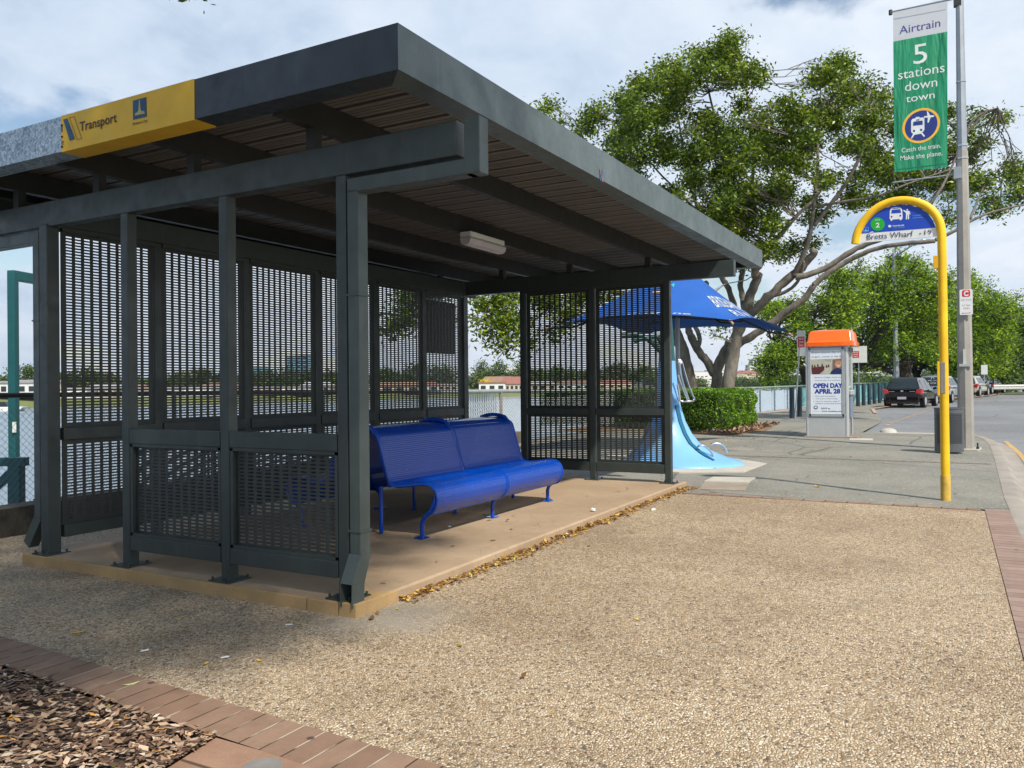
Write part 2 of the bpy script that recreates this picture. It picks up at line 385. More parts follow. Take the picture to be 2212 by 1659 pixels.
def dup(root, loc, rotz=0, label=None, group=None, scale=None):
    r = root.copy(); COL.objects.link(r); r.location = loc; r.rotation_euler = (0, 0, rotz)
    if scale: r.scale = scale
    if label: r['label'] = label
    if group: r['group'] = group
    for ch in root.children:
        c = ch.copy(); COL.objects.link(c); c.parent = r
        for g in ch.children:
            d = g.copy(); COL.objects.link(d); d.parent = c
    return r
def text(mb, body, o, U, V, Nn, h, m=0, shear=0, width=None, t=.002, align='CENTER', bold=0, space=1):
    """lettering laid on the plane (o,U,V): cap height h, centred on o"""
    cu = bpy.data.curves.new('t', 'FONT'); cu.body = body; cu.size = 1; cu.align_x = align; cu.shear = shear; cu.offset = bold; cu.resolution_u = 3; cu.space_character = space
    ob = bpy.data.objects.new('t', cu); COL.objects.link(ob)
    dg = bpy.context.evaluated_depsgraph_get(); dg.update()
    me = bpy.data.meshes.new_from_object(ob.evaluated_get(dg))
    vs = [v.co.copy() for v in me.vertices]; fs = [tuple(p.vertices) for p in me.polygons]
    bpy.data.objects.remove(ob); bpy.data.curves.remove(cu); bpy.data.meshes.remove(me)
    if not vs: return
    k = h/.69; kx = k
    if width:
        ww = max(v.x for v in vs)-min(v.x for v in vs); kx = width/ww
    o, U, V, Nn = map(Vector, (o, U, V, Nn))
    mb.add([o+U*(v.x*kx)+V*((v.y-.35)*k)+Nn*t for v in vs], fs, m)
def disc(r, n=28, cx=0, cy=0, ry=None): return [(cx+r*math.cos(2*math.pi*i/n), cy+(ry or r)*math.sin(2*math.pi*i/n)) for i in range(n)]
def rrect(w, h, r, cx=0, cy=0, n=5):
    out = []
    for sx_, sy_, a0 in ((1, 1, 0), (-1, 1, 90), (-1, -1, 180), (1, -1, 270)):
        for i in range(n+1):
            a = rad(a0+90*i/n); out.append((cx+sx_*(w/2-r)+r*math.cos(a), cy+sy_*(h/2-r)+r*math.sin(a)))
    return out
WU, WV, WN = (0, -1, 0), (0, 0, 1), (-1, 0, 0)     # boards facing the bus-stop end (towards -X)

# ================================================================== SETTING
FEN = [(-60, 2.0), (-12, 4.1), (.6, 4.9), (12.7, 5.8), (20, 5.9), (25, 5.2), (30.4, 4.15), (34, 3.75), (42, 2.7), (50, 1.3), (60, -.8), (75, -4.5), (100, -12), (150, -34)]
def fy(x):
    for (a, b), (c, d) in zip(FEN, FEN[1:]):
        if a <= x <= c: return b+(d-b)*(x-a)/(c-a)
    return FEN[-1][1] if x > 150 else FEN[0][1]
def sheet(x0, x1, y0, y1, z, step=2.0, zf=None):
    """ground sheet following the slope; y0,y1 numbers or functions of x"""
    mb = MB(); n = max(1, int(math.ceil((x1-x0)/step))); g = lambda q, x: q(x) if callable(q) else q
    vs = []
    for i in range(n+1):
        x = x0+(x1-x0)*i/n; zz_ = gz(x)+(z(x) if callable(z) else z)
        vs += [(x, g(y0, x), zz_), (x, g(y1, x), zz_)]
    return mb.add(vs, [(2*i, 2*i+2, 2*i+3, 2*i+1) for i in range(n)])
def yk(x): return -.022*max(0, 7-x)
g = sheet(-60, 150, -90, lambda x: fy(x)+.25, -.30, 3)
g.add([(150, -90, .2), (1800, -900, 2), (1800, -260, 2), (150, -34, .2)], [(0, 1, 2, 3)])
struct('ground', g, m_concrete('bare_earth', (.16, .14, .10), .5))
# footpath in grey asphalt with a rounded end at the car park
struct('footpath', sheet(5.98, 18.5, lambda x: -3.665+yk(x), lambda x: fy(x)+.05, 0), ASPH)
struct('footpath', sheet(18.5, 34, lambda x: -.9+max(0, x-24)*.12, lambda x: fy(x)+.05, 0), ASPH)
struct('footpath', sheet(34, 62, lambda x: .3+(x-34)*-.19, lambda x: fy(x)+.05, 0, 2), ASPH)
# exposed-aggregate plaza
struct('plaza_paving', sheet(-1.56, 5.87, lambda x: -3.43+yk(x), 4.62, .0005, .8), PEB)
struct('plaza_paving', sheet(-30, -1.56, lambda x: -3.43+yk(x), -.95, .0005, 2), PEB)
def bo(y): return -1.385+.047*y
def ystrip(a, b, y0, y1, z, n_=24):
    m_ = MB(); vs_ = []
    for i_ in range(n_+1): y = y0+(y1-y0)*i_/n_; xa, xb = a(y), b(y); vs_ += [(xa, y, gz(xa)+z), (xb, y, gz(xb)+z)]
    return m_.add(vs_, [(2*i_, 2*i_+1, 2*i_+3, 2*i_+2) for i_ in range(n_)])
struct('brick_edging', ystrip(lambda y: bo(y)-.252, bo, -3.58, 4.62, .0045), BRL)
struct('brick_edging', sheet(-9, bo(-.9)-.255, lambda x: -1.25+(x+1.65)*.2, lambda x: -.70+(x+1.65)*.2, .004, 1), m_brick('brick_edging_bed', 0, .235, .24, (.25, .145, .095), (.33, .20, .135), (.13, .10, .08)))
struct('brick_edging', sheet(-30, 5.98, lambda x: -3.66+yk(x), lambda x: -3.434+yk(x), .004, 1), BRR)
struct('brick_edging', sheet(5.874, 5.99, -3.42, -.05, .004, 1), BRF)
# kerb, gutter and road
mb = MB()
kp = [(-30, -3.66-.814), (0, -3.66-.154), (7, -3.66), (12, -3.66), (15, -3.64), (16.7, -3.56), (17.6, -3.44), (18.2, -3.22), (18.5, -2.9), (18.6, -2.5), (18.6, -1.35)]
for i in range(len(kp)):
    x, y = kp[i]; a = Vector(kp[max(i-1, 0)]); b = Vector(kp[min(i+1, len(kp)-1)]); d = (b-a).normalized(); nx, ny = d.y, -d.x
    for off, z in ((0, .004), (.14, .004), (.19, -.02), (.24, -.085), (.42, -.095)):
        mb.v.append((x+nx*off, y+ny*off, gz(x)+z))
for i in range(len(kp)-1):
    for k in range(4): mb.f.append((i*5+k, i*5+5+k, i*5+6+k, i*5+1+k)); mb.m.append(0)
struct('kerb', mb, KERB, smooth=2)
def roadz(x): return -.10 if x < 16 else (-.10+.09*min(1, (x-16)/8))
struct('road', sheet(-40, 18.9, -60, -3.0, lambda x: roadz(x)-.002, 2), ROADM)
struct('road', sheet(18.9, 75, -60, lambda x: min(-.85+max(0, x-24)*.12, .35) if x < 34 else .3-(x-34)*.19, roadz, 1), ROADM)
mb = sheet(-30, 17.5, lambda x: -4.2+yk(x), lambda x: -4.11+yk(x), lambda x: roadz(x)+.003, 1.2)
mb.v = [(x, y-.06*0 + (0.0 if x < 12 else (x-12)**2*.006), z) for x, y, z in mb.v]
struct('yellow_road_line', mb, YLINE)
# bay line, dashes and the far brick course across the path
mb = MB()
for i in range(16):
    t = i/15; x = 22.4+t*12; y = -1.16-t*.62
    mb.add([(x, y-.045, gz(x)+roadz(x)+.006), (x+.42, y-.065, gz(x+.4)+roadz(x+.4)+.006), (x+.42, y+.045, gz(x+.4)+roadz(x+.4)+.006), (x, y+.06, gz(x)+roadz(x)+.006)], [(0, 1, 2, 3)])
struct('worn_bay_markers', mb, paint('faded_terracotta_mark', (.42, .27, .16), .8, 0, .3, 3))
mb = sheet(11.0, 11.12, -3.6, 0.6, .004, 1); struct('brick_edging', mb, m_brick('brick_course_path', 1, .235, .12, (.20, .155, .125), (.26, .18, .14), (.13, .12, .10)))
mb = sheet(18.25, 18.6, -2.6, -1.3, .005, 1); struct('kerb', mb, PALEC)
struct('kerb', sheet(29.8, 34, lambda x: -.9+(x-24)*.12, lambda x: -.76+(x-24)*.12, .03, 1), paint('pink_kerb', (.40, .27, .20), .85, 0, .15))
struct('kerb', sheet(34, 62, lambda x: .3-(x-34)*.19, lambda x: .5-(x-34)*.19, .06, 1), paint('pink_kerb', (.40, .27, .20)))
struct('brick_edging', sheet(25.5, 40, lambda x: fy(x)-.42, lambda x: fy(x)-.12, .006, 1), paint('pink_kerb', (.40, .27, .20)))
# far side of the road
struct('verge', sheet(-40, 75, -90, -13, .0, 4), m_concrete('dry_verge', (.20, .22, .10), .8))
struct('verge', sheet(62.2, 150, -70, lambda x: fy(x)-.4, .02, 4), m_concrete('leafy_verge', (.10, .10, .055), .8))

# river and the far bank
mb = MB(); mb.add([(-3000, 2.5, -2.5), (150, -60, -2.5), (1500, -700, -2.5), (5200, -700, -2.5), (5200, 5200, -2.5), (-3000, 5200, -2.5)], [(0, 1, 2, 3, 4, 5)])
struct('river', mb, WATER)
mb = MB()   # quay wall below the fence
for (a, b), (c, d) in zip(FEN, FEN[1:]):
    mb.add([(a, b+.26, -3), (c, d+.26, -3), (c, d+.26, gz(c)-.02), (a, b+.26, gz(a)-.02)], [(0, 1, 2, 3)])
struct('quay_wall', mb, KERB)
def W2(p): return (p.x, p.y)
bank = [(-900, 150), (-400, 170), (0, 195), (250, 215), (600, 250), (900, 300), (1130, 345), (1450, 460), (1700, 640), (1900, 900), (2150, 1500)]
BP = [at(x, 850, d) for x, d in bank]
mb = MB()
for lvl, (k, z) in enumerate(((1, -2.6), (1.012, -1.2), (1.06, -.1), (1.5, .5), (9, 1.2))):
    for p in BP:
        q = CAM+(p-CAM)*k; mb.v.append((q.x, q.y, z))
n = len(BP)
for l in range(4):
    for i in range(n-1): mb.f.append((l*n+i, l*n+i+1, l*n+n+i+1, l*n+n+i)); mb.m.append(0)
struct('far_bank', mb, m_concrete('bank_grass', (.13, .15, .05), .06), smooth=2)
def bankd(x):
    for (a, b), (c, d) in zip(bank, bank[1:]):
        if a <= x <= c: return b+(d-b)*(x-a)/(c-a)
    return bank[-1][1]
# blue hills
mb = MB(); nh = 60
for i in range(nh+1):
    x = -700+3200*i/nh; d = 4300
    hgt = 60+70*max(0, 1-abs(x-1730)/330)+34*math.sin(i*.55)+18*math.sin(i*1.7+1)+(20 if x > 1500 else -10)
    p = at(x, 838, d); q = CAM+(p-CAM)*1.12
    mb.v += [(p.x, p.y, -5), (p.x+(q.x-p.x)*.6, p.y+(q.y-p.y)*.6, max(20, hgt)), (q.x+(q.x-p.x)*3, q.y+(q.y-p.y)*3, -5)]
for i in range(nh):
    for k in range(2): mb.f.append((i*3+k, i*3+3+k, i*3+4+k, i*3+1+k)); mb.m.append(0)
struct('hills', mb, m_concrete('forested_hills', (.045, .065, .05), .004), smooth=2)

# mulch bed
def mulchp(r):
    y = -.95+r.random()*3.5; x = bo(y)-.262-(abs(r.normal(0, .8)) if r.random() < .75 else r.random()*3)
    return (x, max(y, -.69+(x+1.65)*.2))
def flakes(n, fn, size, seed, flat=.35):
    rg = np.random.default_rng(seed); vs = []; fs = []
    for i in range(n):
        x, y, z = fn(rg); l = size*(.5+rg.random()*1.0); ww = l*(.25+.35*rg.random()); a = rg.random()*6.283; tx, ty = rg.normal(0, flat, 2)
        u = np.array([math.cos(a), math.sin(a), tx]); v = np.array([-math.sin(a), math.cos(a), ty]); c = np.array([x, y, z+abs(tx)*l*.5+abs(ty)*ww*.5+.002])
        b = len(vs); sk = rg.uniform(-.3, .3)*ww; bend = np.array([0, 0, rg.uniform(-.1, .25)*l])
        for p in (c-u*l/2, c+v*ww/2-u*sk+bend*.4, c+u*l/2+bend, c-v*ww/2+u*sk+bend*.4): vs.append(tuple(p))
        fs.append((b, b+1, b+2, b+3))
    return vs, fs
mt = MatB('wood_chips'); gg = mt.n('ShaderNodeNewGeometry')
mt.col(mt.ramp(gg.outputs['Random Per Island'], [(0, (.045, .024, .014)), (.3, (.13, .07, .042)), (.6, (.27, .165, .10)), (.85, (.40, .285, .19)), (.94, (.55, .46, .36)), (1, (.5, .24, .04))])).rgh(.85)
struct('mulch_soil', ystrip(lambda y: -9, lambda y: bo(y)-.25, -1.25, 4.6, -.012), m_concrete('dark_soil', (.05, .035, .025), 8))
mb = MB(); mb.add(*flakes(13500, lambda r: mulchp(r)+(r.random()*.014-.006,), .040, 11, .13))
tag(struct('wood_mulch', mb, mt.m, 'brown wood chips filling the garden bed inside the brick edging', 'stuff'), 'brown wood chips filling the garden bed inside the brick edging')
mh = paint('hedge_mulch_base', (.20, .12, .06), .9, 0, .4, 5)
tag(struct('mulch_strip', sheet(16.6, 21.6, lambda x: 1.75-.25*math.sin((x-16.6)*.75), lambda x: 7, .004, .3), mh, None, 'structure'), 'tan mulch under the clipped hedge')
mb = MB(); mb.add(*flakes(3500, lambda r: (16.5+r.random()*5.2, 1.75+abs(r.normal(0, .5)), gz(19)+.01+r.random()*.02), .09, 12))
tag(struct('mulch_chips', mb, mt.m, None, 'stuff'), 'loose tan bark chips scattered round the foot of the hedge')

LID = None
# utility covers and patches in the path
def cover(name, pts, mat, label, cat, z=.006, th=.012):
    m = MB(); m.prism([(x, y) for x, y in pts], (0, 0, gz(sum(p[0] for p in pts)/len(pts))+z-th), (1, 0, 0), (0, 1, 0), (0, 0, 1), th)
    o = m.build(name, mat, None, bevel=.003); return tag(o, label, cat)
cover('round_lid', disc(.075, 20, *(lambda q: (q.x, q.y))(hit(1510*.375, 1036.9+1652*.375, 2, -.01))), m_concrete('grey_lid', (.20, .19, .175), 6), 'small round grey lid set in the brick course at the bottom edge', 'lid', .006, .012)
cover('service_slab', [(7.05, -.16), (7.63, -.13), (7.83, -.68), (7.2, -.72)], PALEC, 'square pale concrete cover slab in the asphalt beyond the shelter corner', 'cover slab', .02, .03)
cover('service_slab', [(6.34, -.3), (7.03, -.17), (7.18, -.73), (6.4, -.86)], m_concrete('patch_concrete', (.30, .25, .2), 3), 'cracked pinkish concrete patch in front of the square pale cover slab', 'concrete patch', .008, .02)
cover('manhole_cover', rrect(.62, .5, .2, 6.95, .14), m_concrete('pit_lid', (.25, .22, .19), 4), 'rounded brownish pit lid beside the right end of the shelter slab', 'pit lid', .007, .012)
cover('manhole_cover', disc(.42, 24, 12.5, .72, .3), m_concrete('oval_lid', (.27, .25, .22), 4), 'round grey pit lid in the asphalt beyond the light blue pedestal', 'pit lid', .007, .012)
cover('concrete_patch', [(15.6, -.95), (16.15, -.9), (16.2, -1.38), (15.65, -1.42)], PALEC, 'small pale concrete square beside the phone booth base', 'concrete patch', .012, .02)
m = MB(); m.lathe([(.21, -.02), (.20, .03), (.16, .075), (.09, .105), (.001, .115)], (18.6, -1.5, gz(18.5)), 20, ax=(1.2, 1)); tag(m.build('kerb_nose', paint('white_kerb_paint', (.40, .39, .35), .8, 0, .15), None, smooth=True), 'rounded white painted kerb nose at the start of the parking bay', 'kerb nose')

# ================================================================== BUS SHELTER
bs = thing('bus_shelter', 'dark grey steel bus shelter with flat roof and perforated metal walls on a tan slab', 'bus shelter', (3, 1.6, .02))
ZT, ZB = 3.306, 3.06
YB = 4.15       # back fascia
XL, XR = -.485, 8.09
m = MB()
n = 12
top = []; 
for i in range(n+1):
    x = -.1+6.55*i/n; top.append(x)
vs = []
for x in top: vs += [(x, -.09, gz(x)+.08), (x, 3.32, gz(x)+.08), (x, -.105, gz(x)+.066), (x, 3.335, gz(x)+.066), (x, -.105, -.1), (x, 3.335, -.1)]
fs = []
for i in range(n):
    a = i*6; b = a+6; fs += [(a, b, b+1, a+1), (a, a+2, b+2, b), (a+2, a+4, b+4, b+2), (a+1, b+1, b+3, a+3), (a+3, b+3, b+5, a+5)]
fs += [(0, 1, 3, 5, 4, 2), (n*6, n*6+2, n*6+4, n*6+5, n*6+3, n*6+1)]
m.add(vs, fs); m.build('floor_slab', SLAB, bs)
YB2 = m_concrete('ochre_brick', (.40, .265, .125), 3)
m = MB(); m.box((-.125, -.12, -.02), (.22, .02, .083)); m.box((-.128, .025, -.02), (-.03, .27, .079)); m.box((.225, -.112, -.02), (.30, -.06, .079))
m.build('brick_edge', YB2, bs, bevel=.004)
m = MB(); m.box((-.124, .28, -.03), (-.035, 3.33, .079)); m.build('brick_edge', YB2, bs, bevel=.004)
PW = .082
def zsl(x): return gz(x)+.08
def post(x, y, z1=2.72, w=PW, foot=True):
    m = MB(); m.box((x-w/2, y-w/2, zsl(x)), (x+w/2, y+w/2, z1))
    p = m.build('post', GREYPAINT, bs, bevel=.006)
    if foot:
        f = MB(); f.box((x-.1, y-.1, zsl(x)-.002), (x+.1, y+.1, zsl(x)+.010))
        for dx, dy in ((-.08, -.08), (.08, -.08), (-.08, .08), (.08, .08)): f.cyl((x+dx, y+dy, zsl(x)+.008), .009, .022, 6)
        f.build('base_plate', GREYPAINT, p)
    return p
LY = [.045, 1.09, 2.14]; BY = 3.10
for y in LY: post(0, y)
for y in LY: post(6.2, y, 2.72)
BX = [-.01, .975, 2.02, 3.06, 4.10, 5.125, 6.15]
for i, x in enumerate(BX): post(x, BY+.02, 2.72, .105 if i == 0 else (.11 if i == 6 else .08), i in (0, 6))
def beam(a, b, name='beam', mat=GREYPAINT, hw=.05):
    m = MB(); m.box(a, b); return m.build(name, mat, bs, bevel=.006)
beam((-.05, -.82, 2.70), (.05, 4.0, 2.90)); beam((6.15, -.82, 2.72), (6.25, 4.0, 2.92))
beam((.05, BY-.04, 2.72), (6.15, BY+.06, 2.90))
# perforated sheets
def perf(p0, p1, z0, z1, name='perforated_panel', ph=.0, edge=.03, th=.004):
    """sheet between plan points p0,p1: columns of slots 55 mm wide, 12 mm high"""
    p0, p1 = Vector(p0), Vector(p1); Lg = (p1-p0).length; d = (p1-p0).normalized(); nn = Vector((-d.y, d.x))*th/2
    cp, cw, rp, rh = .0795, .0515, .0248, .0112
    nc = int((Lg-2*edge+.024)/cp); mg = (Lg-(nc*cp-(cp-cw)))/2; nr = int((z1-z0-2*edge+.012)/rp); mz = ((z1-z0)-(nr*rp-(rp-rh)))/2
    m = MB()
    def bx(u0, u1, a, b):
        A = p0+d*u0; B = p0+d*u1
        q = [A-nn, B-nn, B+nn, A+nn]
        m.add([(t.x, t.y, a) for t in q]+[(t.x, t.y, b) for t in q], [(0, 3, 2, 1), (4, 5, 6, 7), (0, 1, 5, 4), (1, 2, 6, 5), (2, 3, 7, 6), (3, 0, 4, 7)])
    bx(0, mg, z0, z1); bx(Lg-mg, Lg, z0, z1)
    for c in range(nc-1): bx(mg+c*cp+cw, mg+(c+1)*cp, z0, z1)
    for c in range(nc):
        u = mg+c*cp
        bx(u, u+cw, z0, z0+mz); bx(u, u+cw, z1-mz, z1)
        for r in range(nr-1): z = z0+mz+r*rp+rh; bx(u, u+cw, z, z+rp-rh)
    return m.build(name, PERF, bs)
def rail(p0, p1, z0, z1, w=.06, name='rail'):
    m = MB(); p = Vector((p0[0], p0[1], (z0+z1)/2)); q = Vector((p1[0], p1[1], (z0+z1)/2)); m.bar(p, q, w, z1-z0); return m.build(name, GREYPAINT, bs, bevel=.004)
# back wall
for i in range(6):
    a, b = BX[i]+(.08 if i == 0 else .045), BX[i+1]-(.065 if i == 5 else .045)
    perf((a, BY), (b, BY), 1.085, 2.69); perf((a, BY), (b, BY), .30 if i else .30, .985)
    rail((a, BY), (b, BY), .985, 1.085); rail((a, BY), (b, BY), .20, .30); rail((a, BY), (b, BY), 2.68, 2.72)
# left side, low panels
for a, b in ((LY[0]+.048, LY[1]-.048), (LY[1]+.048, LY[2]-.048)):
    rail((0, a), (0, b), .99, 1.095, .085); rail((0, a), (0, b), .20, .305, .085)
    perf((.0, a), (.0, b), .305, .99)
    m = MB(); m.bar((-.02, a+.012, .31), (-.02, a+.012, .985), .024, .03); m.bar((-.02, b-.012, .31), (-.02, b-.012, .985), .024, .03); m.bar((-.02, a, .318), (-.02, b, .318), .03, .024); m.bar((-.02, a, .978), (-.02, b, .978), .03, .024)
    m.build('panel_frame', GREYPAINT, bs)
# right side, full-height panels
for a, b in ((LY[0]+.048, LY[1]-.048), (LY[1]+.048, LY[2]-.048)):
    rail((6.2, a), (6.2, b), 1.0, 1.085, .07); rail((6.2, a), (6.2, b), .25, .37, .07); rail((6.2, a), (6.2, b), 2.69, 2.73, .07)
    perf((6.21, a), (6.21, b), 1.085, 2.69); perf((6.21, a), (6.21, b), .37, 1.0)
# case behind the far end of the back wall (timetable box)
m = MB(); m.box((5.22, BY+.06, 1.86), (6.02, BY+.13, 2.60)); m.build('notice_case', BLACK, bs, bevel=.01)
# roof
m = MB()  # corrugated deck, ribs along Y
x = XL+.02; pr = []
while x < XR-.02:
    pr += [(x, 3.222), (x+.180, 3.222), (x+.181, 3.290), (x+.223, 3.290), (x+.224, 3.222)]
    x += .2295
vs = []
for px, pz in pr:
    vs += [(px, -.72, pz), (px, YB-.02, pz)]
m.add(vs, [(2*i, 2*i+1, 2*i+3, 2*i+2) for i in range(len(pr)-1)])
# fine stiffening flutes
for k in range(int((XR-XL)/.2295)):
    for q in (.04, .08, .125):
        xx = XL+.02+k*.2295+q; m.add([(xx, -.72, 3.2215), (xx, YB-.02, 3.2215), (xx+.006, YB-.02, 3.215), (xx+.006, -.72, 3.215), (xx+.012, -.72, 3.2215), (xx+.012, YB-.02, 3.2215)], [(0, 1, 2, 3), (3, 2, 5, 4)])
m.build('roof_deck', DECK, bs)
m = MB(); m.box((XL+.01, -.725, 3.294), (XR-.01, YB-.01, 3.302)); m.build('roof_sheet', GALV, bs)
for y in (.305, 1.425, 2.49, 3.55):
    m = MB(); m.box((XL+.172, y-.035, 3.045), (XR-.172, y+.035, 3.218)); p = m.build('purlin', STEELD, bs)
    for xb, zb in ((0, 2.90), (6.2, 2.92)):
        m = MB(); m.box((xb-.032, y-.045, zb), (xb+.032, y+.028, 3.044)); m.build('cleat', STEELD, p)
def fascia(name, p, q, mat, nrm, z0=ZB, z1=ZT, lip=.17, parent=bs, t=.012, mp=False, mq=False):
    m = MB(); p, q, nrm = Vector(p).to_3d(), Vector(q).to_3d(), Vector(nrm).to_3d()
    a = nrm*-t; b = nrm*-lip
    def rw(off, z): return [(p.x+off.x, p.y+off.y, z), (q.x+off.x, q.y+off.y, z)]
    O3 = Vector((0, 0, 0))
    dr_ = (q-p).normalized()
    def rw(off, z):
        k0 = off.length if mp else 0; k1 = off.length if mq else 0
        return [(p.x+off.x+dr_.x*k0, p.y+off.y+dr_.y*k0, z), (q.x+off.x-dr_.x*k1, q.y+off.y-dr_.y*k1, z)]
    rows = [rw(b, z0+.012), rw(b, z0), rw(O3, z0), rw(O3, z1), rw(a*4, z1), rw(a*4, z1-.012), rw(a, z1-.012), rw(a, z0+.012)]
    vs = [v for r in rows for v in r]; k = len(rows)
    m.add(vs, [(2*i, 2*i+1, (2*i+3) % (2*k), (2*i+2) % (2*k)) for i in range(k)]+([] if mp else [tuple(range(0, 2*k, 2))[::-1]])+([] if mq else [tuple(range(1, 2*k, 2))]))
    return m.build(name, mat, parent)
fascia('fascia', (XL, -.74), (XR, -.74), FASC, (0, -1, 0), mp=True, mq=True)
fascia('fascia', (XR, -.74), (XR, YB), FASC, (1, 0, 0), mp=True, mq=True)
fascia('fascia', (XR, YB), (XL, YB), FASC, (0, 1, 0), mp=True, mq=True)
m = MB(); m.box((XL+.06, YB-.10, 2.90), (XR-.06, YB-.06, 3.215)); m.build('rear_light_stop', STEELD, bs)  # board added to close the gap that let light in under the roof
y1, y2 = .825, 2.185
fascia('fascia', (XL, y1), (XL, -.74), worn('left_fascia_shade', (.025, .034, .047), .45, .3, .1), (-1, 0, 0), mq=True)  # fascia paint darkened here: the tree's shade is put into the colour
fascia('galvanised_fascia', (XL, YB), (XL, y2), GALV, (-1, 0, 0), mp=True)
fs_ = fascia('sign_panel', (XL-.004, y2), (XL-.004, y1), FYEL, (-1, 0, 0), ZB-.006, ZT+.002)
# writing on the yellow panel (u runs from back to front)
def lu(y, z): return (XL-.004, y, z)
m = MB(); o = (XL-.005, 0, 0)
def yz(x, y): q = hit(x, y, 0, XL-.005); return (-q.y, q.z)
def RY(x, y): return ((200+x*600/2212)/1.736, (250+y*600/2212)/1.736)
m.prism([yz(*RY(*q)) for q in ((140, 730), (195, 715), (300, 1000), (230, 1025))], o, WU, WV, WN, .002, 0)
m.prism([yz(*RY(*q)) for q in ((1103, 470), (1285, 422), (1292, 690), (1105, 735))], o, WU, WV, WN, .002, 0)
a = [yz(*RY(*q)) for q in ((215, 700), (292, 684), (398, 995), (325, 1012))]
b = [yz(*RY(*q)) for q in ((226, 707), (286, 695), (385, 988), (332, 1000))]
for i in range(4):
    j = (i+1) % 4; m.prism([a[i], a[j], b[j], b[i]], o, WU, WV, WN, .0015, 2)
# tower emblem
tw = [yz(*RY(*q)) for q in ((1190, 465), (1200, 463), (1212, 600), (1232, 620), (1262, 612), (1268, 650), (1135, 678), (1138, 645), (1165, 632), (1182, 605))]
m.prism(tw, o, WU, WV, WN, .0035, 3)
for s_, p_, q_ in (('Transport', RY(360, 800), RY(870, 720)), ):
    ca = hit(*RY(617, 765), 0, XL-.006); a_ = hit(*p_, 0, XL); b_ = hit(*q_, 0, XL)
    text(m, s_, (XL-.006, ca.y, ca.z), WU, WV, WN, .062, 1, 0, abs(a_.y-b_.y), .002, bold=.012)
ca = hit(*RY(1200, 768), 0, XL-.006); text(m, 'Brisbane City', (XL-.006, ca.y, ca.z), WU, WV, WN, .017, 1, 0, .145, .002, bold=.01)
m.prism([( -y2+.004, 3.195), (-y2+.016, 3.195), (-y2+.016, 3.245), (-y2+.004, 3.245)], o, WU, WV, WN, .002, 0)
text(m, 'e', (XL-.006, y2-.018, 3.125), WU, WV, WN, .045, 1)
for z in (3.24, 3.16, 3.09): m.tube([(XL-.003, y2-.012, z), (XL-.012, y2-.012, z)], .008, 8, True, 1)
m.build('lettering', [PETROL, INK, paint('thin_outline', (.35, .2, .02)), paint('emblem_gold', (.45, .38, .12))], fs_)
# small sticker on the front fascia
m = MB(); q = hit(1298, 379, 1, -.741)
m.prism(rrect(.06, .09, .008), (q.x, -.741, q.z), (1, 0, 0), (0, 0, 1), (0, -1, 0), .002, 2)
m.bar((q.x-.035, -.745, q.z+.05), (q.x+.035, -.745, q.z-.05), .008, .002, (0, 1, 0), 1); m.bar((q.x-.03, -.745, q.z-.04), (q.x+.03, -.745, q.z+.03), .006, .002, (0, 1, 0), 2)
m.build('sticker', [SIGNW, PALER, PETROL], bs)
# downpipes: box at the gutter, arm back to the post, pipe down, kicked-out shoe
def downpipe(x, yp, sgn, ye, zb=0.0):
    w = .085
    m = MB()
    ya = yp; 
    m.box((x-.05, ye-w/2*1.2, 2.585), (x+.05, ye+w/2*1.2, 2.905))
    p = m.build('downpipe', PIPE, bs, bevel=.006)
    m = MB(); lo, hi = sorted((ya+sgn*w/2*-1, ye)); m.box((x-.048, min(ya-w/2, ye), 2.585), (x+.048, max(ya+w/2, ye), 2.675)); m.build('pipe_arm', PIPE, p, bevel=.006)
    m = MB(); m.box((x-.048, ya-w/2, .36+zb), (x+.048, ya+w/2, 2.60)); m.build('drop_pipe', PIPE, p, bevel=.006)
    m = MB(); m.box((x-.054, ya-w/2-.006, .50+zb), (x+.054, ya+w/2+.006, .512+zb)); m.build('pipe_clip', PIPE, p); m = MB(); m.box((x-.054, ya-w/2-.006, 1.95), (x+.054, ya+w/2+.006, 1.962)); m.build('pipe_clip', PIPE, p)
    return p, w
pd, w_ = downpipe(0, LY[0]-.048-.05, -1, -.92)
# shoe: leans out towards -X and down, open mouth
m = MB(); yc = LY[0]-.098; hw = .0425
def ring(x0, x1, z0, z1, y=yc, g_=0): return [(x0, y-hw, z0), (x1, y-hw, z1), (x1, y+hw, z1), (x0, y+hw, z0)]
r1 = [(-.048, yc-hw, .365), (.048, yc-hw, .365), (.048, yc+hw, .365), (-.048, yc+hw, .365)]
r2 = [(-.125, yc-hw, .205), (-.045, yc-hw, .10), (-.045, yc+hw, .10), (-.125, yc+hw, .205)]
r2 = [(-.135, yc-hw, .20), (-.02, yc-hw, .19), (-.02, yc+hw, .19), (-.135, yc+hw, .20)]
r3 = [(-.14, yc-hw, .06), (-.025, yc-hw, .05), (-.025, yc+hw, .05), (-.14, yc+hw, .06)]
m.add(r1+r2, [(0, 1, 5, 4), (1, 2, 6, 5), (2, 3, 7, 6), (3, 0, 4, 7)])
m.add(r2+r3, [(0, 1, 5, 4), (1, 2, 6, 5), (2, 3, 7, 6)])
sh_ = m.build('shoe', PIPE, pd); sd = sh_.modifiers.new('s', 'SOLIDIFY'); sd.thickness = .004
p2, _ = downpipe(0, BY+.02+.125, 1, 4.05)
m = MB(); yc = BY+.145; xx = 0
m.bar((0, yc, .37), (0, yc+.17, .13), .09, .085, (1, 0, 0)); m.build('shoe', PIPE, p2, bevel=.004)
beam((-.05, 4.0, 2.70), (.05, 4.12, 2.90))
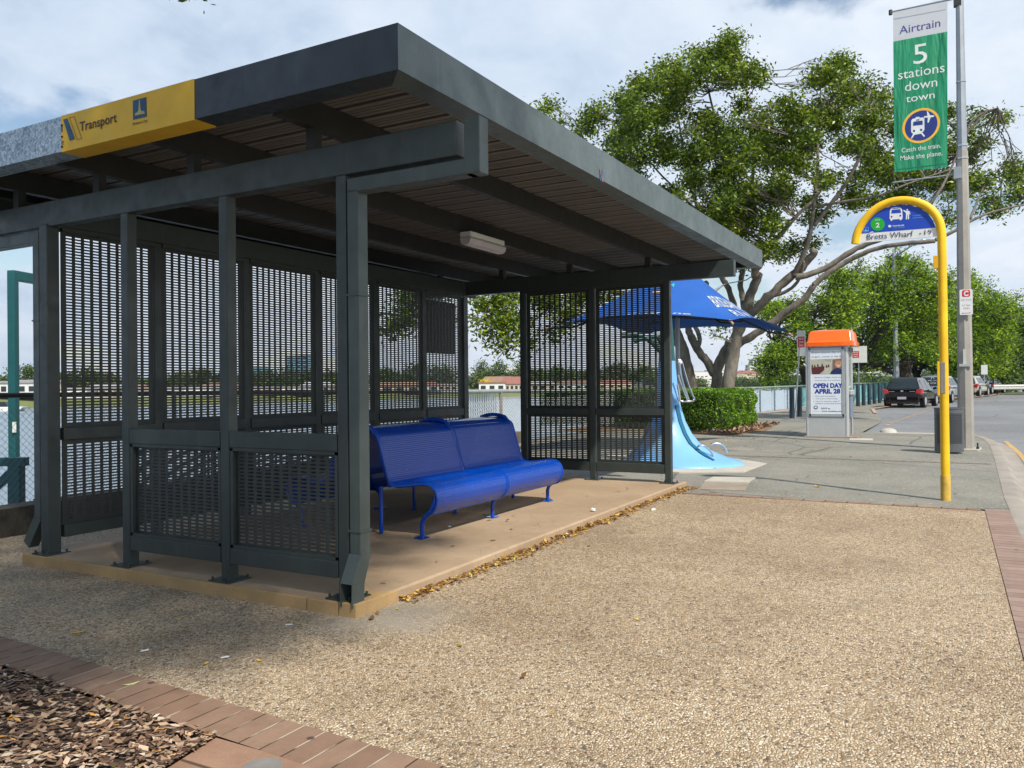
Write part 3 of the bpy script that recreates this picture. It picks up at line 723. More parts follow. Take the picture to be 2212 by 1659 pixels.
# ceiling light
cl = thing('ceiling_light', 'white tubular light fitting fixed under the shelter roof above the blue bench', 'light', (3.68, 1.31, 3.0))
m = MB(); m.box((3.42, 1.26, 2.985), (4.14, 1.40, 3.042)); m.build('tray', WHITE, cl, bevel=.008)
m = MB(); pts = []
m.prism([(-.075, .0), (.075, 0), (.085, -.03), (.07, -.085), (.03, -.105), (-.03, -.105), (-.07, -.085), (-.085, -.03)], (3.40, 1.32, 2.985), (0, .85, 0), (0, 0, .85), (1, 0, 0), .76); m.build('diffuser', paint('opal_plastic', (.52, .48, .50), .35), cl, bevel=.012)

# ================================================================== BENCH
bn = thing('bench', 'blue perforated steel double sided bench on the tan slab inside the bus shelter', 'bench', (2.98, 1.45, .09))
bz = lambda x: .085+gz(x)
prof = [(.675, .285), (.645, .30), (.615, .335), (.595, .38), (.592, .43), (.605, .475), (.63, .51), (.67, .533), (.72, .54), (.80, .532), (.90, .515), (1.0, .505), (1.055, .512), (1.09, .535), (1.115, .58), (1.14, .66), (1.17, .76), (1.20, .87), (1.222, .935), (1.245, .96), (1.275, .965)]
def seat(x0, x1, mir):
    m = MB(); nx = int((x1-x0)/.0165); P = [(y if not mir else 2.9-y, z) for y, z in prof]
    # resample profile evenly, punch square holes
    pts = []
    for (a, b), (c, d) in zip(P, P[1:]):
        L_ = math.hypot(c-a, d-b); k = max(1, round(L_/.018))
        for i in range(k): pts.append((a+(c-a)*i/k, b+(d-b)*i/k))
    pts.append(P[-1])
    off = gz((x0+x1)/2)
    nrm = []
    for i in range(len(pts)):
        a = pts[max(0, i-1)]; b = pts[min(len(pts)-1, i+1)]; dx, dz = b[0]-a[0], b[1]-a[1]; l = math.hypot(dx, dz); nrm.append((-dz/l, dx/l))
    dxs = (x1-x0)/nx
    base = {}
    def V(i, j):
        if (i, j) not in base: base[(i, j)] = len(m.v); m.v.append((x0+dxs*j, pts[i][0], pts[i][1]+off))
        return base[(i, j)]
    for i in range(len(pts)-1):
        for j in range(nx):
            q = [V(i, j), V(i, j+1), V(i+1, j+1), V(i+1, j)]
            if 1 <= i < len(pts)-3 and 1 <= j < nx-1:
                c = [Vector(m.v[k]) for k in q]; ctr = sum(c, Vector())/4; o = len(m.v)
                for k in c: m.v.append(tuple(ctr+(k-ctr)*.36))
                for k in range(4): m.f.append((q[k], q[(k+1) % 4], o+(k+1) % 4, o+k)); m.m.append(0)
            else: m.f.append(tuple(q)); m.m.append(0)
    s = m.build('seat_shell', BLUE, bn, smooth=2)
    so = s.modifiers.new('s', 'SOLIDIFY'); so.thickness = .003; so.offset = 0
    e = MB()
    for xx in (x0+.006, x1-.006): e.tube([(xx, y, z+off) for y, z in P], .012, 8)
    e.tube([(x0, P[0][0], P[0][1]+off), (x1, P[0][0], P[0][1]+off)], .012, 8)
    e.build('edge_tube', BLUE, s, smooth=True)
X0, X1, X2 = 1.77, 2.99, 4.21
for a, b in ((X0, X1-.008), (X1+.008, X2)):
    seat(a, b, False); seat(a, b, True)
for x in (1.79, 2.97, 4.17):
    o = gz(x)
    for mir in (0, 1):
        f = lambda y: 2.9-y if mir else y
        pts = [(.76, .09), (.76, .20), (.745, .245), (.70, .29), (.655, .335), (.63, .40), (.625, .44)]
        m = MB(); m.tube([(x, f(y), z+o) for y, z in pts], .0195, 10); l = m.build('leg', BLUE, bn, smooth=True)
        m = MB(); m.box((x-.06, f(.76)-.045, .081+o), (x+.045, f(.76)+.045, .091+o)); m.build('foot_plate', BLUE, l)
    m = MB(); m.tube([(x, 1.20, .09+o), (x, 1.20, .50+o)], .019, 10); m.build('leg', BLUE, bn, smooth=True)
    m = MB(); m.tube([(x, 1.70, .09+o), (x, 1.70, .50+o)], .019, 10); m.build('leg', BLUE, bn, smooth=True)
    pts = [(1.19, .74), (1.20, .84), (1.235, .94), (1.30, 1.01), (1.38, 1.03), (1.45, 1.035)]
    pts += [(2.9-y, z) for y, z in reversed(pts[:-1])]
    m = MB(); m.tube([(x, y, z+o) for y, z in [(1.09, .50)]+pts+[(1.81, .50)]], .02, 10); m.build('arch_frame', BLUE, bn, smooth=True)
for a, b in ((X0, X1-.01), (X1+.01, X2)):
    m = MB(); P = [(1.245, .955), (1.30, 1.0), (1.38, 1.02), (1.52, 1.02), (1.6, 1.0), (1.655, .955)]
    vs = []
    for y, z in P: vs += [(a, y, z+gz(a)), (b, y, z+gz(a))]
    m.add(vs, [(2*i, 2*i+1, 2*i+3, 2*i+2) for i in range(len(P)-1)]); m.build('top_cap', BLUE, bn, smooth=2)

# ================================================================== STREET THINGS
def RS(x, y): return ((3150+x*500/1659)/1.736, (700+y*500/1659)/1.736)
def RB(x, y): return ((2850+x*500/1659)/1.736, (1180+y*500/1659)/1.736)
def RC(x, y): return ((3240+x*600/2212)/1.736, (1280+y*600/2212)/1.736)
def RF(x, y): return ((3330+x*310/779)/1.736, (y*310/779)/1.736)
def RH(x, y): return ((2450+x*500/1508)/1.736, (1300+y*550/1659)/1.736)
def R6(x, y): return (1382.5+x*.375, 518.4+y*.375)
def R3(x, y): return (1382.5+x*.375, y*.375)
def plane(fn, X):
    """readings in a detail sheet -> (u,v) on the upright plane x=X facing -X (u=-y, v=z)"""
    def g_(x, y): q = hit(*fn(x, y), 0, X); return (-q.y, q.z)
    return g_

# ---- yellow bus stop sign
sx_ = 6.53; st = thing('bus_stop_sign', 'yellow bowed pole with a half round blue and white bus stop board', 'bus stop sign', (sx_, -3.08, gz(sx_)))
P = plane(RS, sx_)
cl_ = [(190, 712), (205, 600), (258, 480), (340, 370), (450, 268), (600, 195), (760, 165), (930, 180), (1080, 240), (1185, 335), (1245, 450), (1262, 560), (1268, 640)]
pts = [P(*q) for q in cl_]
path = [(sx_, -u, v) for u, v in pts]
y0 = path[-1][1]
for k in range(1, 9): t = k/8; path.append((sx_, y0+(-3.08-y0)*t, path[len(cl_)-1][2]*(1-t)+gz(sx_)*t))
def smooth_path(p, it=2):
    for _ in range(it):
        q = [p[0]]
        for a, b in zip(p, p[1:]):
            a, b = Vector(a), Vector(b); q += [tuple(a*.75+b*.25), tuple(a*.25+b*.75)]
        q.append(p[-1]); p = q
    return p
m = MB(); m.tube(smooth_path(path), .047, 16); m.build('pole', YEL, st, smooth=True)
m = MB(); m.cyl((sx_, -3.08, gz(sx_)-.02), .052, .30, 16); m.build('pole_sleeve', paint('worn_yellow_base', (.55, .36, .06), .7, 0, .25, 14), st, smooth=True)
inner = [(240, 700), (252, 590), (300, 500), (370, 405), (470, 315), (600, 252), (760, 222), (920, 240), (1050, 300), (1140, 390), (1195, 510), (1212, 618)]
S = smooth_path([(a, b, 0) for a, b in inner], 1)
bd = [P(x, y) for x, y, _ in S]
m = MB(); m.prism(bd, (sx_-.008, 0, 0), WU, WV, (1, 0, 0), .016, 0)
up = [(249, 585)]+[(x, y) for x, y, _ in S if y < 585-(x-249)*.08 and x > 249]+[(1190, 510)]
F = sx_-.0085
m.prism([P(*q) for q in up], (F, 0, 0), WU, WV, WN, .002, 1)
F2 = F-.0025
def art(mb, shape, mi, t=.0015, base=None): mb.prism([P(*q) for q in shape], (base or F2, 0, 0), WU, WV, WN, t, mi)
art(m, [(470+88*math.cos(a*math.pi/18), 468+82*math.sin(a*math.pi/18)) for a in range(36)], 2)
# bus pictogram
art(m, [(618, 400), (622, 300), (640, 268), (700, 255), (755, 262), (775, 290), (780, 385), (775, 405), (768, 407), (765, 418), (745, 418), (742, 405), (655, 412), (652, 425), (632, 427), (628, 412)], 0)
F3 = F2-.002
art(m, [(640, 335), (646, 290), (752, 282), (762, 328)], 1, base=F3)
art(m, [(645+11*math.cos(a), 375+11*math.sin(a)) for a in [i*.6283 for i in range(10)]], 1, base=F3)
art(m, [(752+11*math.cos(a), 362+11*math.sin(a)) for a in [i*.6283 for i in range(10)]], 1, base=F3)
art(m, [(662, 272), (735, 265), (735, 271), (662, 278)], 1, base=F3)
# waving passenger
art(m, [(838+11*math.cos(a), 288+10*math.sin(a)) for a in [i*.6283 for i in range(10)]], 0)
art(m, [(790, 292), (822, 303), (858, 302), (872, 318), (876, 348), (866, 350), (860, 322), (860, 408), (846, 409), (843, 352), (838, 352), (834, 410), (820, 410), (822, 330), (788, 302)], 0)
# small city square
for a, b in (((292, 512), (354, 506)), ((354, 506), (357, 563)), ((357, 563), (294, 570)), ((294, 570), (292, 512))):
    dx, dy = b[0]-a[0], b[1]-a[1]; l = math.hypot(dx, dy); nx, ny = -dy/l*2.2, dx/l*2.2
    art(m, [(a[0]-nx, a[1]-ny), (b[0]-nx, b[1]-ny), (b[0]+nx, b[1]+ny), (a[0]+nx, a[1]+ny)], 4)
art(m, [(300, 560), (302, 545), (318, 540), (320, 520), (325, 520), (328, 540), (350, 542), (350, 556)], 4)
art(m, [(365, 578), (385, 563), (410, 560), (425, 570), (400, 572)], 0)
# operator mark
art(m, [(620+20*math.cos(a), 494+16*math.sin(a)) for a in [i*.5236 for i in range(12)]], 0)
sl = math.atan2(*reversed([P(1190, 510)[i]-P(249, 585)[i] for i in (0, 1)])); Usl = Vector((0, -math.cos(sl), math.sin(sl))); Vsl = Vector((0, math.sin(sl), math.cos(sl)))
def txt(s, cx_, cy_, h, mi, w_=None, b_=0, base=None):
    u, v = P(cx_, cy_); k = abs(P(cx_+10, cy_)[0]-u)/10
    text(m, s, ((base or F2)-.001, -u, v), Usl, Vsl, WN, h*k, mi, 0, w_*k if w_ else None, .0015, bold=b_)
txt('2', 470, 482, 62, 0, 48, .02, F3); txt('zone', 468, 415, 16, 0, 62, .01, F3)
txt('TRANSLINK', 728, 487, 17, 0, 150, .02); txt('5 sec 131230', 728, 512, 13, 4, 150, .01)
txt('TAXI BELT', 960, 360, 15, 4, 115, .01); txt('TAXI DRIVER', 965, 388, 15, 4, 128, .01)
txt('Bretts Wharf', 612, 607, 74, 3, 575, .0); txt('-', 1000, 575, 66, 3, 28, .01); txt('19', 1087, 567, 66, 3, 88, 0)
m.build('sign_panel', [SIGNW, SIGNB, SGREEN, NAVY, paint('pale_blue_print', (.12, .38, .75))], st)
m = MB(); u, v = P(1205, 860); u2, v2 = P(1205, 1020); m.box((sx_-.03, -u-.02, v2), (sx_+.03, -u+.035, v)); m.build('flag_bracket', paint('yellow_bracket', (.7, .38, .01)), st, bevel=.004)
def P6(x, y): q = hit(*R6(x, y), 0, sx_); return q
q1 = P6(1729, 705); q2 = P6(1750, 885)
m = MB(); m.box((sx_-.05, q1.y-.05, q2.z), (sx_+.02, q1.y, q1.z)); m.build('timetable_case', paint('grey_brown_case', (.22, .20, .18)), st, bevel=.004)
m = MB(); m.box((sx_-.052, -3.035, q2.z-.02), (sx_-.035, -3.01, q1.z+.01)); m.build('case_strap', YEL, st, bevel=.004)

# ---- litter bin
bx_, by_ = 12.97, -2.97; bg0 = gz(bx_)
lb = thing('litter_bin', 'dark grey round perforated litter bin beside the concrete lamp post', 'litter bin', (bx_, by_, bg0))
m = MB(); nA, nZ = 44, 20; r = .235
def BV(i, k):
    a = 2*math.pi*i/nA; return (bx_+r*math.cos(a), by_+r*math.sin(a), bg0+.15+k*(.58/nZ))
for i in range(nA):
    for k in range(nZ):
        a0 = i+(.5 if k % 2 else 0); q = [BV(a0, k), BV(a0+1, k), BV(a0+1, k+1), BV(a0, k+1)]
        o = len(m.v); m.v += q
        if (i % 11) < 8 and 0 < k:
            c = Vector((0, 0, 0))
            for p in q: c += Vector(p)/4
            for t in range(8):
                an = 2*math.pi*(t+.5)/8; e1 = (Vector(q[1])-Vector(q[0]))/2; e2 = (Vector(q[3])-Vector(q[0]))/2
                m.v.append(tuple(c+e1*math.cos(an)*.84+e2*math.sin(an)*.88))
            b = o+4
            for f in ((o, o+1, b+6, b+5), (o+1, b+7, b+6), (o+1, o+2, b, b+7), (o+2, b+1, b), (o+2, o+3, b+2, b+1), (o+3, b+3, b+2), (o+3, o, b+4, b+3), (o, b+5, b+4)): m.f.append(f); m.m.append(0)
        else: m.f.append((o, o+1, o+2, o+3)); m.m.append(0)
m.build('perforated_body', BINM, lb)
m = MB(); m.lathe([(r+.002, .03), (r+.002, .155)], (bx_, by_, bg0), 44); m.build('base_band', BINM, lb, smooth=True)
m = MB(); m.lathe([(r+.002, .72), (r+.002, .80), (r+.012, .805), (r+.012, .825), (r-.03, .83), (r-.04, .80)], (bx_, by_, bg0), 44); m.build('top_band', BINM, lb, smooth=True)
m = MB(); m.lathe([(.205, .05), (.205, .78)], (bx_, by_, bg0), 24); m.build('liner', BLACK, lb, smooth=True)

# ---- concrete and steel lamp post
px_, py_ = 13.74, -3.235; pg = gz(px_)
lp = thing('lamp_post', 'tall tapered concrete and grey steel lamp post at the kerb', 'lamp post', (px_, py_, pg))
m = MB(); m.tube([(px_, py_, pg-.05), (px_, py_+.01, 5.75)], [.142, .098], 8); m.build('concrete_shaft', CONCP, lp)
m = MB(); m.tube([(px_, py_+.01, 5.75), (px_, py_+.02, 8.0), (px_, py_+.03, 12.5)], [.088, .07, .045], 8); m.build('steel_shaft', GALVP, lp)
m = MB(); m.cyl((px_, py_+.01, 5.60), .108, .03, 8); m.cyl((px_, py_+.01, 5.84), .096, .03, 8); m.cyl((px_, py_+.015, 7.05), .085, .02, 8); m.build('strap', STAIN, lp)
m = MB(); m.prism([(-.28, -.2), (.30, -.26), (.38, .1), (.2, .3), (-.25, .26)], (px_, py_, pg-.01), (1, 0, 0), (0, 1, 0), (0, 0, 1), .045); m.build('footing', PALEC, lp, bevel=.01)
m = MB(); m.cyl((px_-.16, py_-.19, pg+.02), .015, .13, 8); m.cyl((px_-.16, py_-.19, pg+.04), .028, .03, 6); m.build('anchor_bolt', STEELD, lp)
m = MB(); q = hit(*RC(1395, 225), 0, px_-.13); m.box((px_-.132, q.y-.02, q.z-.14), (px_-.128, q.y+.03, q.z+.16), 0); q = hit(*RC(1400, 325), 0, px_-.13); m.box((px_-.145, q.y-.11, q.z-.03), (px_-.12, q.y+.1, q.z+.02), 1); m.build('tape_remains', [paint('pale_paint_patch', (.5, .5, .46)), STAIN], lp)
# luminaire high above the picture, over the road
m = MB(); m.tube(smooth_path([(px_, py_, 12.4), (px_, py_-.6, 12.9), (px_, py_-2.4, 13.1)], 1), .035, 8); m.box((px_-.12, py_-3.0, 13.05), (px_+.12, py_-2.3, 13.17)); m.build('lamp_arm', GALVP, lp)

# ---- banner on the post
X = px_-.02; B = plane(RF, X)
bn2 = thing('street_banner', 'tall green and white street banner hanging beside the lamp post', 'banner', (X, -2.5, 7))
BX0 = X-.012
tl, tr, bl, br_ = B(47, 118), B(560, 12), B(62, 1625), B(560, 1578)
m = MB()
def bpt(s, t):   # s across, t down
    a = (tl[0]+(tr[0]-tl[0])*s, tl[1]+(tr[1]-tl[1])*s); b = (bl[0]+(br_[0]-bl[0])*s, bl[1]+(br_[1]-bl[1])*s)
    return (a[0]+(b[0]-a[0])*t, a[1]+(b[1]-a[1])*t)
tg = (B(300, 345)[1]-tl[1])/(bl[1]-tl[1])
ns, ntt = 10, 60
grid = [[bpt(s/ns, t/ntt) for s in range(ns+1)] for t in range(ntt+1)]
vs = [(BX0+.006*math.sin(t*.35)*math.sin(s*.9)*0, -grid[t][s][0], grid[t][s][1]) for t in range(ntt+1) for s in range(ns+1)]
for t in range(ntt):
    for s in range(ns):
        q = (t+.5)/ntt; mi = 1 if q < tg-.006 else (2 if q < tg+.004 else 0)
        a = t*(ns+1)+s; m.v
        m.f.append((a, a+1, a+ns+2, a+ns+1)); m.m.append(mi)
m.v = vs
def bart(shape, mi, lay=1): m.prism([B(*q) for q in shape], (BX0-.001*lay*1.5, 0, 0), WU, WV, WN, .001, mi)
bsl = math.atan2(tr[1]-tl[1], tr[0]-tl[0]); UB = Vector((0, -math.cos(bsl), math.sin(bsl))); VB = Vector((0, 0, 1))
def btx(s, x, y, h, w_, mi, b_=0, shear=0):
    u, v = B(x, y); k = abs(B(x+50, y)[0]-u)/50
    text(m, s, (BX0-.002, -u, v), UB, VB, WN, h*k, mi, shear, w_*k, .001, bold=b_)
btx('Airtrain', 302, 250, 84, 388, 3)
btx('5', 306, 505, 205, 132, 4, .0)
btx('stations', 312, 672, 98, 440, 4, .0); btx('down', 312, 795, 98, 305, 4, .0); btx('town', 308, 912, 78, 272, 4, .0)
btx('Catch the train.', 312, 1395, 48, 372, 4, .004); btx('Make the plane.', 312, 1468, 48, 396, 4, .004)
cx0, cy0 = 313, 1185
el_ = lambda rx, ry, n=40: [(cx0+rx*math.cos(2*math.pi*i/n), cy0+ry*math.sin(2*math.pi*i/n)-(rx*math.cos(2*math.pi*i/n))*.17) for i in range(n)]
bart(el_(178, 163), 5); bart(el_(154, 141), 2, 2)
bart([(218, 1240), (219, 1140), (232, 1123), (260, 1117), (262, 1106), (296, 1102), (298, 1112), (332, 1108), (343, 1125), (344, 1220), (335, 1240), (322, 1248), (350, 1285), (338, 1292), (312, 1262), (250, 1272), (228, 1306), (214, 1308), (238, 1262), (225, 1255)], 4, 3)
bart([(237, 1188), (238, 1155), (248, 1148), (322, 1138), (328, 1145), (327, 1178)], 2, 4)
bart([(266, 1140), (266, 1130), (296, 1126), (296, 1136)], 2, 4)
for c0, c1 in ((246, 1236), (313, 1226)): bart([(c0+11*math.cos(i*.628), c1+11*math.sin(i*.628)) for i in range(10)], 2, 4)
bart([(337, 1094), (352, 1098), (372, 1092), (366, 1052), (376, 1052), (398, 1090), (425, 1088), (440, 1094), (428, 1104), (402, 1108), (384, 1158), (372, 1158), (376, 1112), (352, 1110), (340, 1122), (342, 1106)], 4, 3)
# hem lines
bart([(85, 1595), (545, 1540), (545, 1548), (85, 1604)], 6); bart([(55, 178), (545, 88), (545, 94), (55, 186)], 7)
m.build('cloth', [BGREEN, BGREY, paint('banner_navy', (.008, .03, .20), .6), paint('airtrain_indigo', (.06, .05, .25), .6), paint('banner_white', (.66, .70, .68), .6), GOLD, paint('hem_green', (.003, .15, .07)), paint('hem_grey', (.36, .38, .42))], bn2)
m = MB(); u, v = B(40, 112); u2, v2 = B(600, 2); m.tube([(X, -u+.03, v), (X, -u2-.12, v2+.02)], .02, 8); m.build('top_arm', GALVP, bn2, smooth=True)
m = MB(); m.cyl((X, -u+.03, v-.05), .035, .09, 8); m.box((X-.05, -u2-.16, v2-.14), (X+.05, -u2-.03, v2+.06)); m.build('arm_bracket', STEELD, bn2)
q1 = hit(*R3(1455, 1052), 0, X); q2 = hit(*R3(1825, 1003), 0, X)
m = MB(); m.tube([q1, q2], .014, 8); m.build('bottom_arm', GALVP, bn2, smooth=True)
m = MB(); m.box((X-.09, q2.y-.08, q2.z-.1), (X+.05, q2.y+.05, q2.z+.12)); m.build('arm_bracket', GALVP, bn2)

# ---- clearway sign
X = px_-.16; P = plane(RS, X); F2 = X-.003
cs = thing('clearway_sign', 'small white sign with a red C fixed on the concrete lamp post', 'parking sign', (X, -3.2, 3.0))
c0 = P(1570, 1437); w0 = P(1652, 1437)[0]-P(1488, 1437)[0]; h0 = P(1570, 1280)[1]-P(1570, 1595)[1]
m = MB(); m.prism(rrect(w0, h0, .02, *c0), (X, 0, 0), WU, WV, (1, 0, 0), .012, 0)
m.prism(rrect(w0*.62, h0*.27, .03, c0[0], c0[1]+h0*.345), (X-.001, 0, 0), WU, WV, WN, .001, 1)
def ct(s, dv, h, w_, mi, b_=0.0, lay=.002): text(m, s, (X-lay, -c0[0], c0[1]+dv*h0), WU, WV, WN, h*h0, mi, 0, w_*w0, .001, bold=b_)
ct('C', .345, .19, .36, 0, .05, .003); ct('TOW AWAY', .09, .055, .86, 2); ct('AT ALL', -.12, .062, .66, 2); ct('TIMES', -.24, .062, .5, 2)
zc = c0[1]-.43*h0; m.prism([(c0[0]-.36*w0, zc), (c0[0]-.27*w0, zc+.012), (c0[0]-.27*w0, zc+.004), (c0[0]+.27*w0, zc+.004), (c0[0]+.27*w0, zc+.012), (c0[0]+.36*w0, zc), (c0[0]+.27*w0, zc-.012), (c0[0]+.27*w0, zc-.004), (c0[0]-.27*w0, zc-.004), (c0[0]-.27*w0, zc-.012)], (X-.001, 0, 0), WU, WV, WN, .001, 1)
m.build('sign_plate', [SIGNW, RED, paint('faded_pink_print', (.50, .26, .24))], cs)
m = MB(); m.box((X+.012, -3.26, 2.9), (X+.05, -3.2, 2.93)); m.box((X+.012, -3.26, 3.1), (X+.05, -3.2, 3.13)); m.build('clamp', STAIN, cs)

# ---- phone booth
X = 16.35; P = plane(RB, X); g0 = gz(X)
pb = thing('phone_booth', 'grey phone booth with an orange domed roof and an open day poster', 'phone booth', (16.9, -.35, g0))
yL, yR = -P(580, 1520)[0], -P(1100, 1520)[0]; zt = P(800, 397)[1]; XBk = X+.95
FRX = .20
m = MB(); m.box((X, yR, g0), (X+FRX, yL, g0+.02+.0+ (P(800, 1270)[1]-g0))); m.box((X+.002, yR+.0, P(800, 1270)[1]), (X+FRX, yL, zt)); m.build('cabinet', GREYM, pb, bevel=.012)
m = MB(); a = P(620, 1265); 
for y in (yR+.035, yL-.02): m.cyl((X+.02, y, g0), .03, zt-g0, 12)
m.cyl((XBk-.04, yR+.03, g0), .028, zt-g0, 12); m.cyl((XBk-.04, yL-.03, g0), .028, zt-g0, 12); m.build('corner_post', SILV, pb, smooth=True)
# poster frame and poster
u0, v0 = P(612, 1255); u1, v1 = P(1040, 415)
m = MB(); fr_ = .045
for bxx in (((u0-.02, v0-.02), (u0+fr_, v1+.02)), ((u1-fr_, v0-.02), (u1+.02, v1+.02)), ((u0, v0-.02), (u1, v0+fr_)), ((u0, v1-fr_*.6), (u1, v1+.02))):
    m.box((X-.02, -bxx[0][0], bxx[0][1]), (X+.001, -bxx[1][0], bxx[1][1]))
m.build('poster_frame', SILV, pb, bevel=.004)
m = MB(); PB = X-.006
def quad(pts, mi, lay=0): m.prism([P(*q) for q in pts], (PB-.0012*lay, 0, 0), WU, WV, WN, .001, mi)
quad([(622, 430), (1030, 430), (1030, 1238), (622, 1242)], 0)
quad([(622, 558), (1030, 545), (1030, 738), (622, 742)], 1, 1)
quad([(622, 558), (760, 553), (880, 600), (890, 560), (900, 549), (900, 742), (622, 742)], 2, 2)
quad([(640, 660), (803, 640), (800, 690), (740, 740), (650, 741)], 3, 3)
for cx__, cy__ in ((652, 628), (683, 632), (722, 620), (775, 618), (830, 632), (855, 625)):
    quad([(cx__-9, cy__+28), (cx__-9, cy__+4), (cx__, cy__-4), (cx__+9, cy__+4), (cx__+9, cy__+28)], 4, 4)
    quad([(cx__+7*math.cos(i*.785), cy__-10+8*math.sin(i*.785)) for i in range(8)], 5, 4)
# smiling visitor: head, hair, navy shirt
quad([(905, 560), (1030, 545), (1030, 738), (900, 742)], 6, 3)
quad([(872, 738), (890, 700), (935, 668), (985, 665), (1030, 690), (1030, 738)], 7, 5)
quad([(975+44*math.cos(i*.4189), 610+52*math.sin(i*.4189)) for i in range(15)], 5, 6)
quad([(930, 612), (932, 570), (955, 548), (1000, 545), (1022, 570), (1024, 610), (1012, 585), (985, 572), (950, 580), (940, 600)], 8, 7)
quad([(952, 628), (975, 636), (995, 628), (992, 640), (975, 646), (957, 640)], 9, 8)
quad([(955, 598), (966, 596), (966, 601), (955, 603)], 4, 8); quad([(984, 596), (995, 597), (995, 602), (984, 601)], 4, 8)
def pt_(s, x, y, h, w_, mi, b_=0, shear=0):
    u, v = P(x, y); k = abs(P(x+100, y)[0]-u)/100
    text(m, s, (PB-.002, -u, v), WU, WV, WN, h*k, mi, shear, w_*k, .001, bold=b_)
pt_('Every future has an', 818, 468, 26, 370, 10, 0, .45); pt_('origin...mine is here', 818, 520, 24, 372, 10, 0, .45)
pt_('Romero College invites our', 845, 778, 18, 350, 10, 0, .45); pt_('community and visitors', 835, 815, 16, 320, 10, 0, .45)
pt_('OPEN DAY', 841, 882, 56, 368, 11, .05); pt_('APRIL 28', 840, 952, 56, 325, 11, .05)
for s, y, w_ in (('Meet staff and students', 1013, 250), ('Take a tour of the College', 1044, 275), ('View our extensive range of', 1077, 300), ('academic and sporting facilities', 1104, 325)):
    pt_(s, 690+w_/2, y, 14, w_, 10)
for y in (1015, 1046, 1079): quad([(662, y-2), (668, y-2), (668, y+3), (662, y+3)], 10, 1)
pt_('RSVP at', 818, 1166, 18, 112, 12, .02); pt_('www.mudgee.com', 895, 1200, 18, 260, 12, .02)
quad([(694+27*math.cos(i*.5236), 1155+24*math.sin(i*.5236)) for i in range(12)], 12, 1); quad([(694+16*math.cos(i*.785), 1153+13*math.sin(i*.785)) for i in range(8)], 0, 2)
quad([(655, 1200), (735, 1198), (735, 1203), (655, 1205)], 13, 1)
m.build('poster', [paint('poster_paper', (.66, .71, .77), .5, 0, .03), paint('poster_room', (.30, .31, .25)), paint('poster_room_light', (.42, .42, .34)), paint('poster_maroon', (.09, .018, .02)), paint('poster_dark', (.03, .025, .025)), paint('poster_skin', (.50, .26, .16)), paint('poster_brick', (.20, .12, .11)), paint('poster_shirt', (.012, .022, .09)), paint('poster_hair', (.30, .15, .07)), paint('poster_teeth', (.7, .62, .55)), paint('poster_script', (.16, .18, .24)), paint('poster_blue', (.01, .035, .28)), paint('poster_slate', (.07, .09, .17)), paint('poster_faint', (.45, .48, .53))], pb)
# plinth
m = MB(); m.box((X-.12, yR-.2, g0-.01), (X+1.1, yL+.05, g0+.03)); m.build('plinth', m_concrete('plinth_concrete', (.24, .20, .17), 3), pb, bevel=.01)
# orange cap: brim and domed top over the whole booth
m = MB(); a = P(568, 400); b = P(1172, 398); u_0, u_1 = a[0], b[0]; zb_ = a[1]; zr_ = P(800, 335)[1]; z2_ = P(870, 182)[1]; ce = (u_0+u_1)/2; hw_ = (u_1-u_0)/2
lay = [(1.0, 1.0, zb_), (1.0, 1.0, zb_+(zr_-zb_)*.85), (.93, .95, zr_), (.90, .93, zr_+.02), (.86, .89, zb_+(z2_-zb_)*.80), (.80, .82, zb_+(z2_-zb_)*.93), (.5, .5, z2_)]
cxm = (X-.07+XBk+.07)/2; hl = (XBk+.07-X+.07)/2
ring_ = []
for sx1, sy1, z in lay:
    for qx, qy in rrect(2*hl*sx1, 2*hw_*sy1, .07*sx1, 0, 0, 4): ring_.append((cxm+qx, -ce+qy, z))
k = len(rrect(1, 1, .1, 0, 0, 4))
m.add(ring_, [(i*k+j, i*k+(j+1) % k, (i+1)*k+(j+1) % k, (i+1)*k+j) for i in range(len(lay)-1) for j in range(k)]+[tuple(range((len(lay)-1)*k, len(lay)*k)), tuple(range(k))[::-1]])
m.build('roof_cap', ORANGE, pb, smooth=True)
m = MB(); m.box((X+FRX+.02, yR+.02, g0+1.15), (XBk-.06, yR+.026, zt-.02)); m.build('side_glass', CLEAR, pb)
m = MB(); m.box((X+FRX+.0, yR-.015, zt-.12), (XBk-.05, yR+.01, zt-.02)); m.build('fascia_strip', BLACK, pb)
m = MB(); m.box((X+.35, yR+.12, g0+1.05), (X+.75, yL-.1, g0+1.75)); m.build('telephone', paint('phone_housing', (.06, .065, .07)), pb, bevel=.02)
m = MB(); m.box((X+.25, yR-.05, g0+.98), (XBk-.1, yR+.16, g0+1.10)); m.build('shelf', SILV, pb, bevel=.02)
m = MB(); m.box((X+.30, yR-.02, g0+.45), (XBk-.12, yR+.03, g0+.98)); m.build('side_panel', paint('blue_grey_mesh', (.14, .18, .24), .5), pb, bevel=.01)
m = MB(); m.box((X+.45, yL-.05, g0+.45), (XBk-.1, yL-.02, zt-.02)); m.build('back_glass', CLEAR, pb)
m = MB(); m.tube(smooth_path([(X+.5, yR+.10, g0+1.6), (X+.46, yR+.02, g0+1.35), (X+.5, yR+.04, g0+1.15), (X+.55, yR+.10, g0+1.2)], 1), .012, 6); m.build('handset_cord', SILV, pb, smooth=True)

